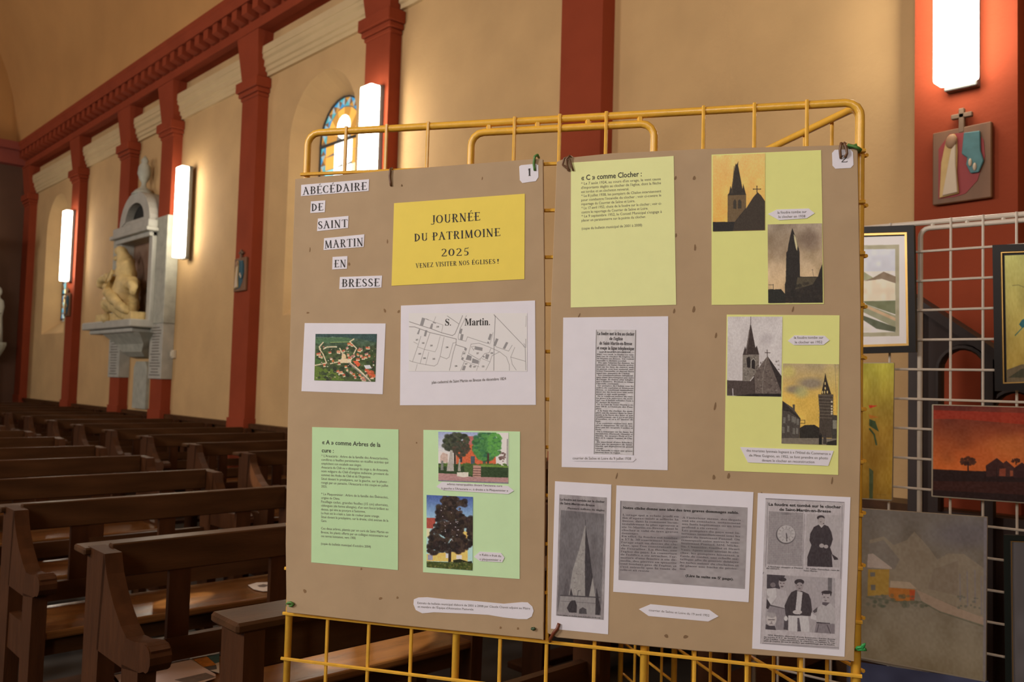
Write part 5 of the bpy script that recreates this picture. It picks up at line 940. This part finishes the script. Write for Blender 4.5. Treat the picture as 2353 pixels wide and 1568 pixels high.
# orange sunset over huts
cv = Canvas(((764, 516), (1700, 540), (1700, 1400), (758, 1330)), (150, 56, 20), 'U', .8, 22, WPW)
cv.grad((86, 30, 18), (170, 80, 30), .0, .62).noise(16, 7, (1, .45, .2)).poly([(760, 560), (1700, 590), (1700, 700), (1000, 640), (760, 640)], (150, 36, 14), .6).ell(1500, 900, 260, 110, (186, 100, 40), .5, .9).ell(1150, 960, 200, 60, (170, 74, 26), .4, .9)
cv.poly([(756, 1092), (1100, 1108), (1700, 1120), (1700, 1400), (756, 1340)], (34, 18, 14)).poly([(756, 1200), (1700, 1210), (1700, 1330), (756, 1280)], (62, 26, 16), .6).foliage(1075, 1020, 70, 36, 60, (8, 18), [(52, 26, 16), (70, 36, 20)]).line([(1076, 1030), (1076, 1112)], 12, (34, 18, 14)).foliage(1505, 1015, 40, 20, 30, (6, 12), [(60, 30, 18)]).line([(1508, 1020), (1508, 1050)], 8, (34, 18, 14))
cv.poly([(1235, 1060), (1335, 992), (1420, 1060), (1440, 1155), (1240, 1160)], (52, 26, 20)).poly([(1390, 1040), (1420, 1015), (1490, 1075), (1490, 1160), (1420, 1160)], (62, 32, 24)).poly([(1485, 1085), (1560, 1032), (1640, 1080), (1640, 1170), (1490, 1170)], (48, 24, 20)).poly([(1360, 1090), (1415, 1085), (1415, 1158), (1355, 1155)], (120, 54, 32)).poly([(1455, 1105), (1482, 1105), (1482, 1155), (1455, 1155)], (130, 64, 36)).line([(1335, 1080), (1335, 1155)], 6, (24, 14, 12)).noise(5, 50)
picture('unframed orange sunset painting over dark huts', (K('U', 760, 508), K('U', 1705, 532), K('U', 1700, 1405), K('U', 756, 1338)), .018, cv, side=CANV)
# plant on yellow in dark frame
cv = Canvas(((1405, 500), (1900, 480), (1900, 1650), (1425, 1660)), (150, 132, 66), 'T', .9, 23, WPW)
cv.grad((156, 142, 70), (140, 108, 40), 0, .8).noise(14, 6, (1, .9, .5)).poly([(1560, 1080), (1600, 1060), (1600, 1150), (1560, 1150), (1535, 1120)], (24, 70, 66)).line([(1565, 1150), (1500, 1220)], 8, (30, 70, 56)).poly([(1580, 1010), (1720, 900), (1690, 1010), (1600, 1080)], (40, 70, 40)).line([(1475, 770), (1530, 765), (1580, 785)], 5, (90, 80, 40)).poly([(1425, 1530), (1560, 1480), (1900, 1470), (1900, 1660), (1425, 1660)], (84, 66, 40)).poly([(1440, 1600), (1560, 1520), (1900, 1500), (1900, 1600)], (50, 44, 24)).noise(5, 40)
picture('yellow painting of a green plant in a black frame, right of the watercolour', (K('T', 1308, 415), K('T', 1990, 390), K('T', 1990, 1700), K('T', 1330, 1722)), .014, cv, (('outer_frame', 0, .022, BLK, .026), ('gold_fillet', .022, .026, GOLD, .022)), side=BLK)
# snow landscape
cv = Canvas(((40, 135), (1140, 212), (1125, 1558), (30, 1345)), (112, 96, 78), 'V', .8, 24, (166, 150, 136))
cv.grad((98, 86, 74), (122, 104, 78), 0, 1).noise(9, 7).poly([(170, 400), (290, 370), (370, 440), (480, 400), (540, 330), (650, 450), (730, 560), (820, 510), (950, 515), (1110, 630), (1110, 1040), (600, 830), (170, 780)], (128, 108, 84), .6).poly([(170, 430), (290, 400), (420, 560), (380, 640), (170, 640)], (96, 86, 78), .5).poly([(700, 640), (900, 570), (900, 860), (650, 800)], (106, 88, 70), .5).ell(960, 350, 260, 110, (92, 82, 84), .5, .9)
cv.poly([(160, 515), (200, 510), (358, 630), (355, 640), (150, 625)], (148, 126, 108)).poly([(160, 640), (335, 640), (330, 850), (155, 860)], (140, 104, 44)).poly([(178, 665), (218, 665), (218, 700), (178, 700)], (92, 82, 70)).poly([(182, 768), (220, 768), (220, 812), (182, 812)], (92, 82, 70)).poly([(345, 735), (500, 745), (560, 800), (340, 790)], (146, 122, 96)).poly([(330, 790), (545, 805), (540, 900), (380, 905), (330, 860)], (150, 88, 36)).poly([(500, 810), (548, 812), (540, 900), (505, 895)], (156, 66, 34))
cv.blobs((150, 850, 680, 950), 40, (10, 22), [(80, 78, 60), (66, 66, 48)], .5).line([(150, 868), (390, 905), (600, 910), (750, 990), (1110, 1110)], 12, (80, 76, 56), .6).poly([(560, 810), (900, 960), (1115, 1040), (1115, 1100), (750, 985), (600, 900)], (146, 116, 92), .7)
for x, y0, y1 in ((915, 680, 900), (975, 660, 940), (1038, 650, 915), (1090, 700, 1010)): cv.line([(x, y0), (x+4, y1)], 12, (110, 98, 92), .8)
cv.blobs((900, 860, 1110, 960), 14, (8, 16), [(78, 78, 64)], .5).line([(1125, 225), (1118, 1540)], 26, (110, 98, 96), .7).noise(4, 60)
picture('large muted snow landscape canvas with an orange house', (K('V', 35, 130), K('V', 1146, 206), K('V', 1136, 1560), K('V', 25, 1350)), .018, cv, side=CANV)
# blue canvas below, grey picture in green frame at the right edge
cv = Canvas(((0, 1390), (1150, 1560), (1150, 2300), (0, 2100)), (62, 60, 72), 'V', .4, 25, WPW); cv.noise(8, 8)
picture('slate blue canvas hung below the snow landscape', (K('V', -5, 1410), K('V', 1155, 1588), K('V', 1155, 2305), K('V', -5, 2105)), .016, cv, side=mat('blue_grey_edge', (.08, .08, .10), .8))
cv = Canvas(((1350, 408), (2000, 430), (2000, 2200), (1350, 2100)), (86, 76, 68), 'V', .4, 26, WPW); cv.noise(7, 10)
picture('grey picture in a dark green frame at the lower right edge of the photo', (K('V', 1285, 350), K('V', 2080, 380), K('V', 2080, 2280), K('V', 1305, 2180)), .012, cv, (('outer_frame', 0, .016, DKG, .022), ('gold_fillet', .019, .021, GOLD, .016)), side=mat('grey_mount', (.16, .14, .12), .8))

# ================================================================== PULPIT STAIR behind the white grid
def stair():
    Y = 3.72; e = pin(empty('pulpit_stair', (-1.3, Y, 0), 'very dark wooden pulpit stair with arched openings behind the white grid', 'staircase'))
    P = lambda x, y: onY(*K('T', x, y), Y)
    xa, za = P(640, 880)[[0, 2]]; xb, zb = P(1330, 1330)[[0, 2]]; sl = (zb-za)/(xb-xa); top = lambda x: za+sl*(x-xa)
    x1 = xb+.9; xs0 = xa-.03
    zl = lambda x: top(x)-.12
    bm = bmesh.new(); prism(bm, [(xs0, Y-.05, top(xs0)), (x1, Y-.05, top(x1)), (x1, Y-.05, top(x1)-.045), (xs0, Y-.05, top(xs0)-.045)], (0, .12, 0)); fin('handrail', bm, DARKW, e)
    # wall of the stair with arched openings, column by column
    ops = []
    for cxp in (1035, 1520): c = P(cxp, 1400); ops.append((c[0], .085, P(1035, 1345)[2]-.085-(0 if cxp < 1100 else .17)))
    bm = bmesh.new(); xs = sorted(set([xs0, x1]+[c+r*math.cos(math.pi*i/10) for c, r, z in ops for i in range(11)]))
    for a, b in zip(xs, xs[1:]):
        m_ = (a+b)/2; lo = lambda x: 0
        hit = [o for o in ops if abs(m_-o[0]) < o[1]]
        if hit:
            c, r, z = hit[0]; h = lambda x: z+math.sqrt(max(0, r*r-(x-c)**2)); zb_ = .95
            hexa(bm, [(a, Y, h(a)), (b, Y, h(b)), (b, Y+.03, h(b)), (a, Y+.03, h(a)), (a, Y, zl(a)+.08), (b, Y, zl(b)+.08), (b, Y+.03, zl(b)+.08), (a, Y+.03, zl(a)+.08)])
            hexa(bm, [(a, Y, 0), (b, Y, 0), (b, Y+.03, 0), (a, Y+.03, 0), (a, Y, zb_), (b, Y, zb_), (b, Y+.03, zb_), (a, Y+.03, zb_)])
        else:
            hexa(bm, [(a, Y, 0), (b, Y, 0), (b, Y+.03, 0), (a, Y+.03, 0), (a, Y, zl(a)+.08), (b, Y, zl(b)+.08), (b, Y+.03, zl(b)+.08), (a, Y+.03, zl(a)+.08)])
    fin('arcaded_panel', bm, mat('stair_panel_wood', (.028, .012, .008), .6, .2, 5), e)
    for c, r, z in ops:
        bm = bmesh.new(); tube(bm, [(c-r-.008, Y-.012, .95), (c-r-.008, Y-.012, z)]+[(c-(r+.008)*math.cos(t), Y-.012, z+(r+.008)*math.sin(t)) for t in np.linspace(0, math.pi, 12)]+[(c+r+.008, Y-.012, .95)], .012, 6); fin('arch_moulding', bm, DARKW, e)
    for c in (xs0+.02, (ops[0][0]+ops[1][0])/2):
        bm = bmesh.new(); box(bm, (c-.022, Y-.035, 0), (c+.022, Y, top(c)-.04)); fin('post', bm, DARKW, e)
stair()
# lower dark panelling in front of the wall at the right
bm = bmesh.new(); box(bm, (-4.2, YN-.2, 0), (3.2, YN, .92)); tag(fin('wainscot', bm, WOOD), kind='structure')

# ================================================================== PAPERS LEFT ON THE PEWS
SP = Plane((0, 0, .4885), (0, 0, 1))
def flat(name, parent, crop, pts, m, h, off=.0):
    bm = bmesh.new(); prism(bm, [Vector(SP.at(*K(crop, *p), off)) for p in pts], (0, 0, -h)); return fin(name, bm, m, parent)
NP = mat('newsprint_pink_white', (.58, .46, .42), .8, .08, 10)
e = pin(empty('newspaper', SP.at(380, 1535), 'open newspaper lying on the seat of the nearest pew', 'newspaper'))
flat('page', e, 'Z', ((-520, 1400), (260, 1160), (620, 1098), (820, 1230), (1180, 1440), (1180, 1500), (600, 1700), (-300, 1700)), NP, .001, .004)
flat('page', e, 'Z', ((740, 1170), (1240, 1070), (1240, 1420), (1000, 1350)), mat('newsprint_cream', (.5, .44, .36), .8), .001, .002)
flat('orange_picture', e, 'Z', ((790, 1180), (1030, 1142), (1190, 1285), (980, 1320)), mat('print_orange', (.50, .20, .03), .7, .3, 60), .0006, .0032)
flat('teal_picture', e, 'Z', ((1035, 1140), (1240, 1110), (1240, 1240), (1170, 1260)), mat('print_teal', (.05, .12, .12), .7, .2, 60), .0006, .0032)
flat('dark_picture', e, 'Z', ((975, 1325), (1190, 1290), (1200, 1350), (1080, 1370)), mat('print_dark', (.06, .05, .045), .7), .0006, .0032)
flat('dark_picture', e, 'Z', ((260, 1205), (330, 1170), (430, 1160), (500, 1215), (260, 1275)), mat('print_grey', (.16, .12, .10), .7, .3, 60), .0006, .0052)
flat('dark_picture', e, 'Z', ((510, 1530), (1020, 1415), (1180, 1480), (760, 1590)), mat('print_grey', ()), .0006, .0052)
P1 = SP.at(600, 1345)
e = pin(empty('leaflet', P1, 'white leaflet with a grey print lying on the seat of the second pew', 'leaflet'))
flat('page', e, 'Z', ((1710, -22), (1850, -62), (2120, -72), (2120, 75), (1950, 78), (1800, 45)), mat('leaflet_white', (.75, .68, .60), .6), .001, .002)
flat('grey_print', e, 'Z', ((1860, -12), (1960, -35), (2060, -20), (1970, 12), (1900, 8)), mat('print_grey', ()), .0006, .003)
